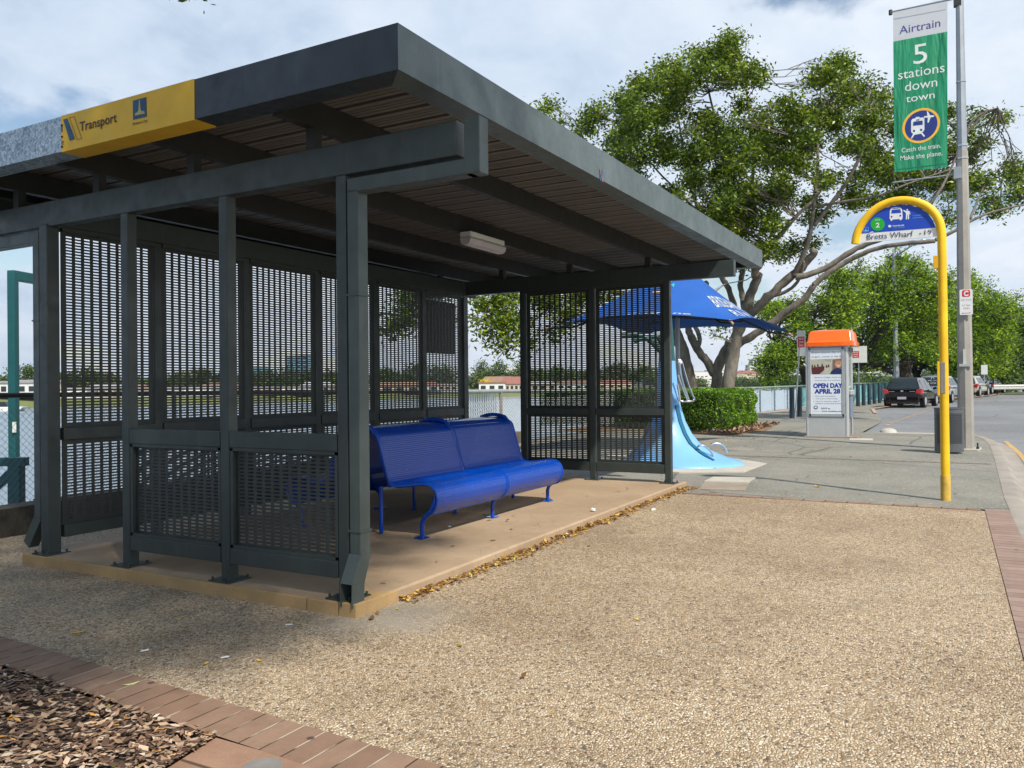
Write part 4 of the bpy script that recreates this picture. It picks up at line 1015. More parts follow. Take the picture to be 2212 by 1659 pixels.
# ---- bollards
b0 = None
for i, (x, y) in enumerate(((25.47, 2.09), (26.72, 2.06), (37.99, 1.40), (39.17, 1.28), (40.41, 1.15), (41.71, 1.04), (43.09, .93), (44.6, .75), (46.2, .5))):
    lab = ['round dark navy bollard with the leaning sign pole in front of it', 'round dark navy bollard just behind the leaning sign pole'][i] if i < 2 else 'dark teal bollard in the row along the car park kerb'
    if b0 is None:
        b0 = thing('bollard', lab, 'bollard', (x, y, gz(x)), 'dark bollards along the riverside path')
        bb = MB(); bb.v = []; bb.lathe([(.088, -.02), (.088, 1.02), (.075, 1.06), (.001, 1.07)], (x, y, gz(x)), 16); bb.build('shaft', BOLL, b0, smooth=True)
        bb = MB(); bb.lathe([(.0895, .96), (.0895, 1.0)], (x, y, gz(x)), 16); bb.build('cap_band', TEALD, b0, smooth=True)
    else: dup(b0, (x, y, gz(x)), 0, lab)

# ---- parking signs
def psign(name, base, top, ctr, w, h, label, red=(0, .18, .8, .42), facing=-1):
    t_ = thing(name, label, 'parking sign', base)
    m = MB(); m.tube([base, top], .025, 8); m.build('pole', GALVP, t_, smooth=True)
    m = MB(); X = ctr[0]-.03; m.prism(rrect(w, h, .02, -ctr[1], ctr[2]), (X, 0, 0), WU, WV, (1, 0, 0), .01, 0)
    m.prism(rrect(w*red[2], h*red[3], .01, -ctr[1]+red[0]*w, ctr[2]+red[1]*h), (X-.001, 0, 0), WU, WV, WN, .001, 1)
    for k in range(3): text(m, ('BUS', 'ZONE', 'ONLY')[k], (X-.002, ctr[1]-red[0]*w, ctr[2]+red[1]*h+(.13-.13*k)*h*red[3]/.42), WU, WV, WN, h*.07*red[3]/.42, 0, 0, w*red[2]*.7, .001, bold=.02)
    m.build('sign_plate', [SIGNW, RED], t_)
    return t_
a = hit(*RB(435, 1305), 2, .21); X = a.x; d_ = (a-CAM).dot(_f)
tp = at(*RB(500, 290), d_); c_ = at(*RB(517, 357), d_)
psign('parking_sign', (a.x, a.y, gz(a.x)), (tp.x, tp.y, tp.z), (c_.x-.02, c_.y, c_.z), .27, .86, 'tall white and red parking sign on a leaning pole left of the phone booth', (0, .05, .78, .42))
a = at(*RB(1230, 1130), 40); tp = at(*RB(1226, 470), 40); c_ = at(*RB(1236, 495), 40)
psign('parking_sign', (a.x, a.y, gz(a.x)), (tp.x, tp.y, tp.z), (c_.x-.02, c_.y, c_.z), .70, .80, 'white parking sign with a red square right of the phone booth', (-.22, 0, .42, .42))
a = at(*RC(1664, 690), 55); tp = at(*RC(1664, 390), 55); c_ = at(*RC(1664, 392), 55)
t_ = thing('road_sign', 'small plain white sign above the blue van', 'road sign', (a.x, a.y, gz(a.x)))
m = MB(); m.tube([(a.x, a.y, gz(60)), tp], .03, 6); m.build('pole', GALVP, t_); m = MB(); m.box((c_.x-.04, c_.y-.19, c_.z-.32), (c_.x-.03, c_.y+.19, c_.z+.32)); m.build('sign_plate', WHITE, t_)

# ---- distant street lamp
a = at(*R6(1480, 850), 46); tp = at(*R6(1461, 75), 46)
sl_ = thing('street_lamp', 'distant slim grey street lamp rising through the light green trees', 'street lamp', (a.x, a.y, gz(a.x)))
m = MB(); m.tube([(a.x, a.y, gz(a.x)), tp], [.16, .085], 8); m.build('pole', GALVP, sl_, smooth=True)
e_ = at(*R6(1572, 28), 45); m = MB(); m.tube([tp-Vector((0, 0, .25)), e_], [.05, .04], 6); m.build('arm', GALVP, sl_, smooth=True)
m = MB(); m.bar(e_, e_+(e_-tp).normalized()*.7, .22, .12); m.build('lamp_head', WHITE, sl_)

# ---- guard rail
gr = thing('guard_rail', 'white steel guard rail along the far bend of the road', 'guard rail', (62.4, -8, .5))
m = MB(); pth = [(61.9, -4.6), (62.4, -6.5), (63.2, -10), (64, -16), (65.5, -26), (68, -40)]
vs = []; pr = [(0, .78), (-.06, .72), (-.06, .66), (0, .61), (-.06, .56), (-.06, .50), (0, .44)]
for x, y in pth:
    for dx, z in pr: vs.append((x+dx, y, gz(x)+z-.08))
k = len(pr); m.add(vs, [(i*k+j, i*k+j+1, (i+1)*k+j+1, (i+1)*k+j) for i in range(len(pth)-1) for j in range(k-1)]); m.build('beam', paint('rail_white', (.60, .60, .56), .5, .2), gr)
for i in range(16):
    y = -4.8-i*2; x = 62.15+abs(y+5)*.14; m = MB(); m.box((x, y-.06, gz(x)), (x+.12, y+.06, gz(x)+.68)); m.build('post', STEELD, gr)

# ================================================================== BLUE PEDESTAL, RAILS, UMBRELLA
def RT(x, y): return ((1980+x*1020/2212)/1.736, (1020+y*1020/2212)/1.736)
DP = 13.7; c0 = at(1474, 996, DP); g0 = gz(c0.x)+.012; k = DP/FPX; rt = Vector((_r2.x, _r2.y, 0)).normalized()
tab = [(0, 1474, 131), (.05, 1470, 124), (.10, 1461, 108), (.16, 1456, 94), (.21, 1452, 84), (.35, 1446, 63), (.50, 1444, 50), (.70, 1443, 38), (.96, 1443, 28), (1.3, 1443, 22), (1.7, 1443, 18)]
ped = thing('pedestal', 'light blue flared pedestal with dark stripes rising from a pale pad behind the shelter', 'pedestal', (c0.x, c0.y, g0))
def pc(h, cD): q = Vector((c0.x, c0.y, 0))+rt*((cD-1474)*k); return Vector((q.x, q.y, g0+h))
m = MB(); NA = 40; vs = []
prof_ = [(-.015, 1474, 131)]+tab
for h, cD, r_ in prof_:
    c = pc(h, cD)
    for i in range(NA): a = 2*math.pi*i/NA; vs.append((c.x+r_*k*math.cos(a), c.y+r_*k*math.sin(a), c.z))
m.add(vs, [(i*NA+j, i*NA+(j+1) % NA, (i+1)*NA+(j+1) % NA, (i+1)*NA+j) for i in range(len(prof_)-1) for j in range(NA)])
m.build('flared_base', LBLUE, ped, smooth=2)
az0 = math.atan2(rt.y, rt.x)
for da in (-1.0, -1.9, -3.0, .9, 2.2):
    m = MB(); vs = []
    for h, cD, r_ in tab[2:9]:
        c = pc(h, cD); wv = .038 if h > .15 else .022
        for s_ in (-1, 1): a = az0+da+s_*wv/(r_*k); vs.append((c.x+(r_*k+.014)*math.cos(a), c.y+(r_*k+.014)*math.sin(a), c.z+.010))
    m.add(vs, [(2*i, 2*i+1, 2*i+3, 2*i+2) for i in range(len(vs)//2-1)]); m.build('stripe', DTEAL, ped)
c = pc(1.7, 1443); m = MB(); m.tube([pc(1.5, 1443), pc(2.0, 1443), pc(2.55, 1442)], [.15, .12, .09], 12); m.build('mast', TEALD, ped, smooth=True)
for tgt in ((860, 560), (760, 520), (1000, 540)):
    q = at(*RT(*tgt), DP); a = pc(1.75, 1443); mid = (a+q)/2+Vector((0, 0, .22)); m = MB(); m.tube(smooth_path([a, mid, q], 2), [.06]*13 if 0 else .045, 8); m.build('curved_arm', TEALD, ped, smooth=True)
def px(pts, d, fn=RH): return [at(*fn(*q), d) for q in pts]
m = MB()
m.tube(smooth_path(px([(285, 150), (318, 150), (345, 255), (395, 430), (466, 600)], DP-.1), 2), .017, 8)
m.tube(smooth_path(px([(278, 320), (320, 450), (385, 612)], DP-.25), 2), .017, 8)
m.tube(smooth_path(px([(272, 430), (292, 530), (300, 612)], DP-.3), 2), .017, 8)
m.tube(smooth_path(px([(300, 190), (325, 380), (405, 603)], DP-.1), 2), .014, 8)
m.tube(smooth_path(px([(466, 600), (450, 616), (292, 618), (270, 575)], DP-.2), 1), .017, 8)
m.build('seat_rail', STAIN, ped, smooth=True)
m = MB(); m.lathe([(.001, .04), (.03, .025), (.04, 0), (.03, -.025), (.001, -.04)], at(*RH(302, 178), DP-.1), 12); m.build('ball_cap', WHITE, ped, smooth=True)
for pp, d in (([(497, 1140), (520, 1118), (565, 1115), (620, 1150), (655, 1190), (682, 1252)], DP-.55), ([(645, 1112), (690, 1092), (760, 1096), (810, 1135), (838, 1205)], DP+.1)):
    m = MB(); m.tube(smooth_path(px(pp, d), 2), .017, 8); m.build('foot_hoop', STAIN, ped, smooth=True)
m = MB(); m.prism([(7.97, .48), (8.44, -.37), (9.85, -.40), (10.5, .24), (11.2, 1.6), (10.4, 2.6), (8.7, 2.7), (8.0, 1.8)], (0, 0, gz(9.5)-.02), (1, 0, 0), (0, 1, 0), (0, 0, 1), .032)
tag(m.build('concrete_pad', PALEC, None, bevel=.004), 'pale angular concrete pad under the light blue pedestal', 'pad')

um = thing('umbrella', 'large blue canvas umbrella with white lettering behind the bus shelter', 'umbrella', (12.05, 1.8, gz(12)))
ZE = 2.52; CC = Vector((12.05, 1.80, 3.95))
cor = [at(*RT(1660, 392), 14.6), at(*RT(2140, 492), 17.8), Vector((13.45, 3.25, 2.5)), at(*RT(130, 440), 15.2)]
cor[0].z = cor[0].z
def canopy(s, t, i):  # i face, s along edge, t apex->edge
    A, B_ = cor[i], cor[(i+1) % 4]; e = A.lerp(B_, s); sag = 4*s*(1-s)
    p = CC.lerp(e, t); drop = (CC.z-e.z)
    zc_ = e.z+drop*((1-t)**1.45)+sag*.16*t
    xy = e-CC
    return Vector((CC.x+xy.x*t*(1-.07*sag*t), CC.y+xy.y*t*(1-.07*sag*t), zc_))
for i in range(4):
    m = MB(); ns, nt_ = 14, 14; vs = [canopy(s/ns, .02+.98*t/nt_, i) for t in range(nt_+1) for s in range(ns+1)]
    m.add(vs, [(t*(ns+1)+s, t*(ns+1)+s+1, (t+1)*(ns+1)+s+1, (t+1)*(ns+1)+s) for t in range(nt_) for s in range(ns)])
    # letters follow the cloth
    for (body, s0, s1, t0, t1, mi) in {0: [('BRISBANE', .10, .88, .50, .68, 1), ('RIVER', .22, .86, .74, .90, 1)], 3: [('Brisbane', .40, .80, .86, .92, 1)]}.get(i, []):
        sub = MB(); text(sub, body, (0, 0, 0), (1, 0, 0), (0, 1, 0), (0, 0, 1), 1.0, 0, .2, None, 0, bold=.015)
        xs = [v[0] for v in sub.v]; x0, x1 = min(xs), max(xs)
        vv = []
        for x, y, z in sub.v:
            s = s0+(s1-s0)*(x-x0)/(x1-x0); t = t1-(t1-t0)*(y+.5); 
            p = canopy(s, t, i); vv.append(p+Vector((0, 0, .008)))
        m.add(vv, sub.f, mi)
    if i == 3:
        for tri, mi in (([(.55, .40), (.60, .40), (.62, .28)], 2), ([(.40, .44), (.64, .44), (.62, .47), (.42, .48)], 2), ([(.62, .36), (.68, .34), (.67, .40)], 3)):
            m.add([canopy(s, t, i)+Vector((0, 0, .012)) for s, t in tri], [tuple(range(len(tri)))], mi)
    m.build('canopy_panel', [CANV, paint('faded_letter_white', (.42, .47, .55), .7), paint('sail_orange', (.75, .38, .04)), paint('sail_teal', (.02, .35, .35))], um, smooth=2)
m = MB(); m.tube([(12.05, 1.8, gz(12)), (12.05, 1.8, 3.95)], .05, 10); m.build('mast', GALVP, um, smooth=True)
for i in range(4):
    q = cor[i]; m = MB(); m.tube([CC-Vector((0, 0, .28)), CC.lerp(q, .5)+Vector((0, 0, -.44)), CC.lerp(q, .8)+Vector((0, 0, -.30)), q-Vector((0, 0, .05))], .022, 6); m.bar((12.05, 1.8, 2.75), CC.lerp(q, .55)+Vector((0, 0, -.45)), .03, .03); m.build('rib', STEELD, um)
    m = MB(); m.bar(q-(q-CC).normalized()*.10-Vector((0, 0, .05)), q+(q-CC).normalized()*.03-Vector((0, 0, .055)), .035, .03); m.build('corner_bracket', paint('tan_strap', (.5, .28, .14)), um)

# ================================================================== FOLIAGE TOOLS
def leafcloud(centres, radii, count, size, seed, flat=1.0, mats=None, sprig=9, asp=.42, droop=.25, shell=.55):
    """leaf-shaped quads grouped in sprigs inside ellipsoid clumps -> verts, faces (numpy)"""
    rg = np.random.default_rng(seed); C_ = np.asarray(centres, float); Rr = np.asarray(radii, float)
    wgt = Rr**2.2; wgt /= wgt.sum(); ns_ = max(1, count//sprig)
    idx = rg.choice(len(C_), ns_, p=wgt)
    d = rg.normal(size=(ns_, 3)); d /= np.linalg.norm(d, axis=1)[:, None]
    rr = (shell+(1-shell)*rg.random(ns_))*rg.choice([1, .8, .5], ns_, p=[.62, .23, .15])
    sp = C_[idx]+d*(Rr[idx]*rr)[:, None]*np.array([1, 1, flat])
    sp = np.repeat(sp, sprig, 0); n_ = len(sp)
    p = sp+rg.normal(0, 1, (n_, 3))*size*1.6*np.array([1, 1, .7])
    a = rg.normal(size=(n_, 3)); a[:, 2] = a[:, 2]*.6-droop; a /= np.linalg.norm(a, axis=1)[:, None]
    b = np.cross(a, rg.normal(size=(n_, 3))); b /= np.linalg.norm(b, axis=1)[:, None]
    l = size*(.65+.7*rg.random(n_))[:, None]
    v = np.stack([p-a*l*.5, p+b*l*asp*.5-a*l*.05, p+a*l*.5, p-b*l*asp*.5-a*l*.05], 1).reshape(-1, 3)
    return v
def leafmesh(name, v, mat, parent):
    n_ = len(v)//4; me = bpy.data.meshes.new(name); off = rootloc(parent); v = v-np.array(off)
    me.vertices.add(len(v)); me.vertices.foreach_set('co', v.astype(np.float32).ravel())
    me.loops.add(n_*4); me.loops.foreach_set('vertex_index', np.arange(n_*4, dtype=np.int32))
    me.polygons.add(n_); me.polygons.foreach_set('loop_start', np.arange(0, n_*4, 4, dtype=np.int32)); me.polygons.foreach_set('loop_total', np.full(n_, 4, dtype=np.int32))
    me.materials.append(mat); me.update(calc_edges=True); me.validate()
    o = bpy.data.objects.new(name, me); COL.objects.link(o); o.parent = parent; return o
def wob(p, q, amp, n_, rg):
    p, q = Vector(p), Vector(q); out = [p]
    for i in range(1, n_): out.append(p.lerp(q, i/n_)+Vector(rg.normal(0, amp, 3)))
    return out+[q]
def tree(label, name, limbs, clumps, lsize, nleaf, lmat, bmat, seed, group=None, flat=.8, d0=26, twig=True, sprig=9, asp=.42, base=None, cat='tree', droop=.25, dvar=2.2, tw=.022, rk=1):
    """limbs: [(radius0, radius1, [(x,y,d)...])] readings; clumps: [(x,y,r)] or (x,y,r,d)"""
    rg = np.random.default_rng(seed)
    L3 = [(r0*rk, r1*rk, [at(x, y, d) for x, y, d in pts]) for r0, r1, pts in limbs]
    b_ = base or L3[0][2][0]; t_ = thing(name, label, cat, (b_.x, b_.y, b_.z), group)
    m = MB(); nodes = []
    for r0, r1, pts in L3:
        sm = [Vector(p) for p in smooth_path([tuple(p) for p in pts], 2)]; n_ = len(sm)
        rs = [r0+(r1-r0)*i/(n_-1) for i in range(n_)]
        sm = [p+Vector(rg.normal(0, r*.10, 3)) for p, r in zip(sm, rs)]
        m.tube(sm, [r*(1+rg.normal(0, .05)) for r in rs], 9, True); nodes += [(p, r) for p, r in zip(sm, rs)]
    cs_, rs_ = [], []
    for c in clumps:
        d = c[3] if len(c) > 3 else d0+rg.uniform(-dvar, dvar)
        cs_.append(at(c[0], c[1], d)); rs_.append(c[2]*d/FPX)
    if twig:
        NP = np.array([tuple(p) for p, r in nodes])
        for c, r in zip(cs_, rs_):
            dd = np.linalg.norm(NP-np.array(c)+np.array([0, 0, .35*r]), axis=1)-NP[:, 2]*0; j = int(dd.argmin()); p = nodes[j][0]
            pts = wob(p, c, (c-p).length*.035, 5, rg); m.tube(pts, [tw*1.6, tw*1.4, tw*1.2, tw, tw*.8, tw*.6][:len(pts)], 5, False)
            for _ in range(9):
                e = c+Vector(rg.normal(0, .55*r, 3)); s = pts[int(rg.integers(2, len(pts)))]
                q = wob(s, e, r*.08, 3, rg); m.tube(q, [tw*.6, tw*.5, tw*.4, tw*.25], 4, False)
    m.build('trunk', bmat, t_, smooth=2)
    leafmesh('crown', leafcloud([tuple(c) for c in cs_], rs_, nleaf, lsize, seed, flat, sprig=sprig, asp=asp, droop=droop), lmat, t_)
    return t_

# ================================================================== HEDGE
hd = thing('hedge', 'clipped dense green box hedge in tan mulch at the foot of the large fig tree', 'hedge', (19.5, 4, gz(19)))
HP = [(17.35, 2.42), (17.7, 2.28), (20.3, 2.18), (20.9, 2.35), (21.4, 3.2), (21.8, 5), (21.6, 8.6), (21, 9), (19.6, 8.8), (19.2, 7), (18.3, 5), (17.4, 3.0)]
zt0, zb0 = 1.235, .18
m = MB(); ins = [(x+(19.6-x)*.06, y+(5.2-y)*.045) for x, y in HP]; m.prism(ins, (0, 0, zb0+.05), (1, 0, 0), (0, 1, 0), (0, 0, 1), zt0-zb0-.12); m.build('dark_core', paint('hedge_core_shade', (.02, .035, .008), .9), hd)  # solid dark core, coloured as the shade behind the leaves
rg = np.random.default_rng(3); per = []; nHP = len(HP)
for i in range(nHP):
    a, b = np.array(HP[i]), np.array(HP[(i+1) % nHP]); per.append((a, b, np.linalg.norm(b-a)))
Ltot = sum(p[2] for p in per); pos = []
for a, b, l in per:
    n_ = int(26000*l/Ltot); t = rg.random(n_)[:, None]; z = zb0-.03+(zt0-zb0+.03)*rg.random(n_)**.9; xy = a+(b-a)*t; nrm = np.array([(b-a)[1], -(b-a)[0]])/l
    zz_n = (z-zb0)/(zt0-zb0); inset = np.where(zz_n > .88, (zz_n-.88)*.9, 0)+np.where(zz_n < .15, (.15-zz_n)*.5, 0)
    bump_ = .045*np.sin(xy[:, 0]*7+z*9)+.035*np.sin(xy[:, 1]*11-z*13+2)+rg.normal(0, .02, n_)
    xy = xy+nrm*(bump_-inset)[:, None]; pos.append(np.c_[xy, z])
n_ = 15000; q = []
from mathutils.geometry import intersect_point_line
def inside(x, y):
    c = False
    for i in range(nHP):
        x1, y1 = HP[i]; x2, y2 = HP[(i+1) % nHP]
        if (y1 > y) != (y2 > y) and x < (x2-x1)*(y-y1)/(y2-y1)+x1: c = not c
    return c
while len(q) < n_:
    x, y = rg.uniform(17.3, 21.9), rg.uniform(2.1, 9.1)
    if inside(x, y): q.append((x, y, zt0+.02*math.sin(x*6)+.02*math.sin(y*7)+rg.normal(0, .018)))
pos = np.concatenate(pos+[np.array(q)]); n_ = len(pos)
a = rg.normal(size=(n_, 3)); a[:, 2] += .35; a /= np.linalg.norm(a, axis=1)[:, None]; b = np.cross(a, rg.normal(size=(n_, 3))); b /= np.linalg.norm(b, axis=1)[:, None]; l = .062*(.6+.8*rg.random(n_))[:, None]
leafmesh('leaves', np.stack([pos-a*l*.5, pos+b*l*.26, pos+a*l*.5, pos-b*l*.26], 1).reshape(-1, 3), HEDL, hd)

# ================================================================== BIG FIG TREE
def r6(*pts): return [(1382.5+x*.375, 518.4+y*.375, d) for x, y, d in pts]
def r3(*pts): return [(1382.5+x*.375, y*.375, d) for x, y, d in pts]
limbs = [
 (.40, .31, r6((505, 925, 25.5), (518, 760, 25.5), (545, 600, 25.5), (575, 500, 25.4), (612, 405, 25.4))),
 (.30, .20, r6((612, 410, 25.4), (640, 300, 25.2), (690, 190, 25)) + r3((650, 1600, 25), (700, 1490, 24.8), (760, 1400, 24.6))),
 (.17, .05, r3((740, 1420, 24.6), (830, 1330, 24.3), (900, 1240, 24), (1010, 1150, 24), (1060, 1060, 24))),
 (.20, .12, r6((605, 420, 25.4), (590, 330, 26), (575, 250, 26.3), (600, 150, 26.6)) + r3((570, 1560, 26.8), (590, 1380, 27))),
 (.13, .03, r3((590, 1400, 27), (560, 1100, 27), (470, 800, 26.5), (400, 560, 26), (360, 330, 26))),
 (.12, .03, r3((600, 1350, 27), (660, 1050, 26.6), (640, 820, 26.4), (620, 520, 26.2), (560, 300, 26.4))),
 (.22, .12, r6((560, 560, 25.8), (545, 380, 26.6), (500, 260, 27)) + r3((470, 1600, 27.4), (400, 1440, 27.8), (330, 1200, 28))),
 (.10, .03, r3((330, 1200, 28), (250, 950, 28), (230, 700, 27.6), (150, 480, 27))),
 (.09, .03, r3((360, 1260, 28), (240, 1120, 28), (60, 950, 28), (-80, 700, 27))),
 (.30, .20, r6((625, 430, 25.4), (700, 360, 25), (790, 280, 24.8), (880, 200, 24.6), (960, 130, 24.4), (1010, 60, 24.2))),
 (.17, .07, r3((890, 1590, 24.5), (940, 1470, 24.2), (985, 1350, 24), (1000, 1180, 24), (1030, 950, 24.2), (1010, 700, 24.5))),
 (.14, .05, r3((1000, 1300, 24), (1120, 1150, 24), (1220, 1010, 23.6), (1290, 850, 23.5), (1330, 650, 23.6))),
 (.13, .06, r6((760, 325, 24.9), (870, 290, 24.6), (930, 210, 24.4), (945, 120, 24.2))),
 (.26, .17, r6((560, 600, 25.6), (660, 545, 25.2), (760, 480, 24.9), (860, 400, 24.6), (950, 340, 24.4), (1000, 260, 24.2))),
 (.17, .11, r6((1000, 260, 24.2), (1080, 190, 24), (1200, 120, 23.8), (1330, 55, 23.4), (1480, 25, 23), (1700, 5, 22.6))),
 (.11, .03, r3((1700, 1383, 22.6), (1800, 1340, 22.4), (1960, 1240, 22.2), (2150, 1190, 22), (2330, 1160, 22))),
 (.19, .10, r6((900, 215, 24.4), (1050, 180, 24.2), (1180, 90, 24)) + r3((1290, 1410, 23.8), (1420, 1370, 23.5), (1560, 1300, 23.2), (1740, 1320, 22.9))),
 (.09, .03, r3((1560, 1300, 23.2), (1700, 1150, 23), (1800, 960, 23), (1880, 760, 23), (2000, 640, 23))),
 (.07, .02, r3((1900, 1260, 22.3), (1960, 1120, 22.4), (2010, 1000, 22.5), (2100, 960, 22.4))),
 (.07, .02, r3((1860, 820, 23), (1900, 700, 23), (1990, 640, 23), (2060, 620, 23))),
 (.08, .03, r3((1020, 1190, 24), (1180, 1160, 23.7), (1380, 1130, 23.4), (1560, 1050, 23.2), (1780, 980, 23))),
 (.34, .28, r6((440, 925, 26.2), (440, 760, 26.2), (475, 660, 26), (520, 590, 25.8))),
 (.26, .20, r6((430, 780, 26.2), (385, 700, 26.2), (335, 640, 26.2), (290, 545, 26.3), (270, 500, 26.4), (330, 400, 26.6), (380, 250, 27))),
 (.15, .09, r6((330, 640, 26.2), (350, 560, 26.3), (300, 470, 26.4), (230, 380, 26.5), (120, 240, 26.6), (-60, 100, 26.5))),
 (.44, .30, r6((315, 925, 26.6), (275, 760, 26.6), (240, 620, 26.6), (200, 520, 26.5), (120, 420, 26.2), (-40, 330, 25.8))),
 (.20, .05, r6((-40, 330, 25.8), (-280, 260, 25), (-560, 200, 24), (-800, 130, 23), (-980, 120, 22))),
 (.12, .03, r6((-400, 230, 24.6), (-640, 300, 23.4), (-800, 380, 22.6), (-900, 460, 22))),
]
clumps = [(1560, 112, 32), (1590, 92, 22), (1508, 130, 38), (1455, 158, 40), (1400, 190, 42), (1478, 195, 48), (1560, 178, 40), (1612, 168, 30), (1365, 232, 38), (1420, 255, 48), (1500, 262, 46), (1360, 300, 42), (1430, 325, 46), (1372, 362, 38), (1592, 238, 30), (1642, 165, 18),
 (1500, 335, 42), (1560, 305, 46), (1622, 285, 42), (1640, 345, 46), (1580, 375, 50), (1503, 405, 40), (1450, 412, 30), (1682, 402, 38), (1632, 435, 46), (1562, 455, 44), (1602, 500, 36), (1662, 482, 30), (1545, 510, 24), (1700, 350, 34), (1718, 300, 26),
 (1832, 138, 34), (1790, 180, 40), (1850, 190, 46), (1895, 200, 28), (1728, 235, 34), (1790, 248, 42), (1866, 245, 36), (1925, 232, 26), (1762, 310, 40), (1830, 325, 38), (1890, 318, 38), (1950, 322, 30), (1922, 372, 34), (1852, 400, 28), (1785, 398, 26), (1890, 350, 26), (1930, 290, 24),
 (1905, 432, 20), (2000, 402, 26), (2062, 422, 22), (2125, 385, 30), (2178, 352, 22), (2200, 420, 26), (2142, 445, 24), (2132, 248, 22), (2150, 262, 16), (2088, 282, 20), (2060, 320, 22), (2095, 352, 20), (2010, 450, 20), (2050, 462, 16), (1975, 470, 18), (2190, 385, 26), (2040, 380, 20), (2010, 330, 18),
 (1195, 222, 17), (1215, 258, 20), (1180, 245, 14), (1292, 258, 24), (1250, 285, 20), (1302, 298, 18), (1330, 340, 16), (1545, 722, 8), (1560, 705, 8),
 (1950, 402, 26), (1985, 385, 24), (2035, 402, 22), (1935, 432, 18), (2062, 235, 16), (2062, 275, 16), (1975, 420, 20), (2110, 325, 18), (2120, 300, 14), (1690, 235, 22), (1700, 285, 26), (1665, 245, 22), (1740, 350, 30), (1735, 440, 28), (1760, 470, 24), (1720, 520, 22), (1830, 430, 24), (1660, 540, 24), (1620, 560, 24), (1560, 560, 18), (1340, 270, 22), (1470, 460, 30), (1490, 490, 26), (1520, 470, 30), (1590, 540, 22), (1470, 560, 16), (1500, 520, 16), (1520, 640, 8), (1700, 560, 16), (1750, 520, 14)]
back = [(870, 690, 30, 21), (905, 650, 30, 21), (940, 625, 26, 22), (840, 715, 20, 21), (880, 640, 24, 22), (1035, 660, 20, 20), (1075, 648, 28, 20), (1110, 640, 24, 20.5), (1078, 690, 30, 20), (1058, 722, 18, 20), (1105, 718, 24, 20), (1030, 705, 13, 20), (1078, 748, 16, 20), (1102, 757, 13, 20), (1125, 690, 22, 20.5), (1180, 650, 30, 21), (1225, 680, 26, 22), (1200, 720, 18, 21.5), (1250, 640, 26, 23), (960, 680, 18, 21.5), (1130, 740, 14, 20), (1300, 640, 22, 24)]
small = []
_rg = np.random.default_rng(21)
for x, y, r in clumps:
    # break every reading into smaller tufts so sky shows through
    k_ = max(1, int((r/13)**2*.62))
    for _ in range(k_):
        a = _rg.random()*6.283; q = math.sqrt(_rg.random())*r*.85; small.append((x+q*math.cos(a), y+q*math.sin(a)*.9, _rg.uniform(8, 15) if r > 16 else r*.7))
tree('large spreading fig tree with pale grey limbs behind the clipped hedge', 'fig_tree', limbs, small+[(x, y, r*.60, d) for x, y, r, d in back]+[(x+9, y-12, r*.3, d) for x, y, r, d in back[:6]], .125, 128000, FIGL, FIGB, 31, None, .85, 25, True, 9, .42, None, 'tree', .3, 2.4, .012, .52)

# shade tree in the mulch bed, left of the picture; its bough hangs over the bus stop and shades the left side
sh_t = thing('street_tree', 'broad leafy tree in the mulch bed overhanging the left end of the bus stop', 'tree', (-3.7, 1.1, 0))
m = MB(); rgs = np.random.default_rng(77)
for r0, r1, pts in ((.2, .15, [(-3.7, 1.1, -.1), (-3.75, 1.0, 1.5), (-3.65, .8, 3.2), (-3.5, .4, 4.6)]), (.12, .04, [(-3.5, .4, 4.6), (-3.1, -.9, 5.6), (-2.6, -2.2, 6.4), (-2, -3.4, 6.9)]), (.1, .03, [(-3.6, .7, 3.9), (-3.6, -.6, 5.4), (-4.0, -2.0, 6.4)]), (.1, .03, [(-3.5, .4, 4.6), (-2.6, .4, 5.8), (-1.8, .2, 6.6)]), (.09, .03, [(-3.6, .8, 3.4), (-4.8, 1.8, 5.2), (-6, 2.6, 6.2)]), (.07, .02, [(-3.1, -.9, 5.6), (-1.9, -1.2, 6.4), (-1.0, -1.6, 6.8)])):
    m.tube(smooth_path(pts, 2), [r0+(r1-r0)*i/(len(smooth_path(pts, 2))-1) for i in range(len(smooth_path(pts, 2)))], 9)
cl_s = [(-2.9, -1.4, 6.9, .8), (-2.4, -2.4, 7.0, .85), (-2.0, -3.3, 7.1, .8), (-3.3, -2.4, 6.9, .8), (-3.9, -1.6, 6.8, .75), (-1.6, -2.2, 7.2, .8), (-1.2, -1.4, 7.1, .8), (-2.0, -.9, 7.0, .8), (-1.5, -.2, 7.0, .8), (-2.6, .1, 6.9, .8), (-3.6, .2, 7, .9), (-4.6, -.4, 6.6, .9), (-4.9, 1.0, 6.4, .9), (-5.8, 2.3, 6.3, .9), (-3.3, 1.4, 6.8, .9), (-2.2, 1.2, 6.8, .8), (-4.1, -2.7, 6.9, .7), (-2.9, -3.3, 7.3, .7), (-1.0, -2.6, 7.3, .7), (-.7, -.7, 7.2, .7), (-1.3, -3.6, 7.4, .6)]
for x, y, z, r in cl_s: m.tube(wob((-3.3, -.2, 5.2), (x-.2, y-.75, z), .1, 4, rgs), [.03, .025, .02, .015, .01], 5, False)
spr = at(398, -22, 3.6)
m.tube(smooth_path([(-3.1, -.9, 5.6), tuple(Vector((-3.1, -.9, 5.6)).lerp(spr, .5)+Vector((0, 0, .25))), tuple(spr+Vector((0, 0, .05)))], 2), [.02]*4+[.012]*5+[.006]*100 if 0 else .008, 5)
m.build('trunk', DRKB, sh_t, smooth=2)
cl_s2 = cl_s+[(-4.9, -2.6, 6.8, .8), (-4.6, -3.4, 7, .8), (-5.2, -1.6, 6.7, .8), (-3.9, -3.6, 7.1, .8), (-3.2, -4.0, 7.2, .7)]
v = leafcloud([(c[0]-.2, c[1]-.75, c[2]) for c in cl_s2], [c[3] for c in cl_s2], 27000, .13, 78, .6)
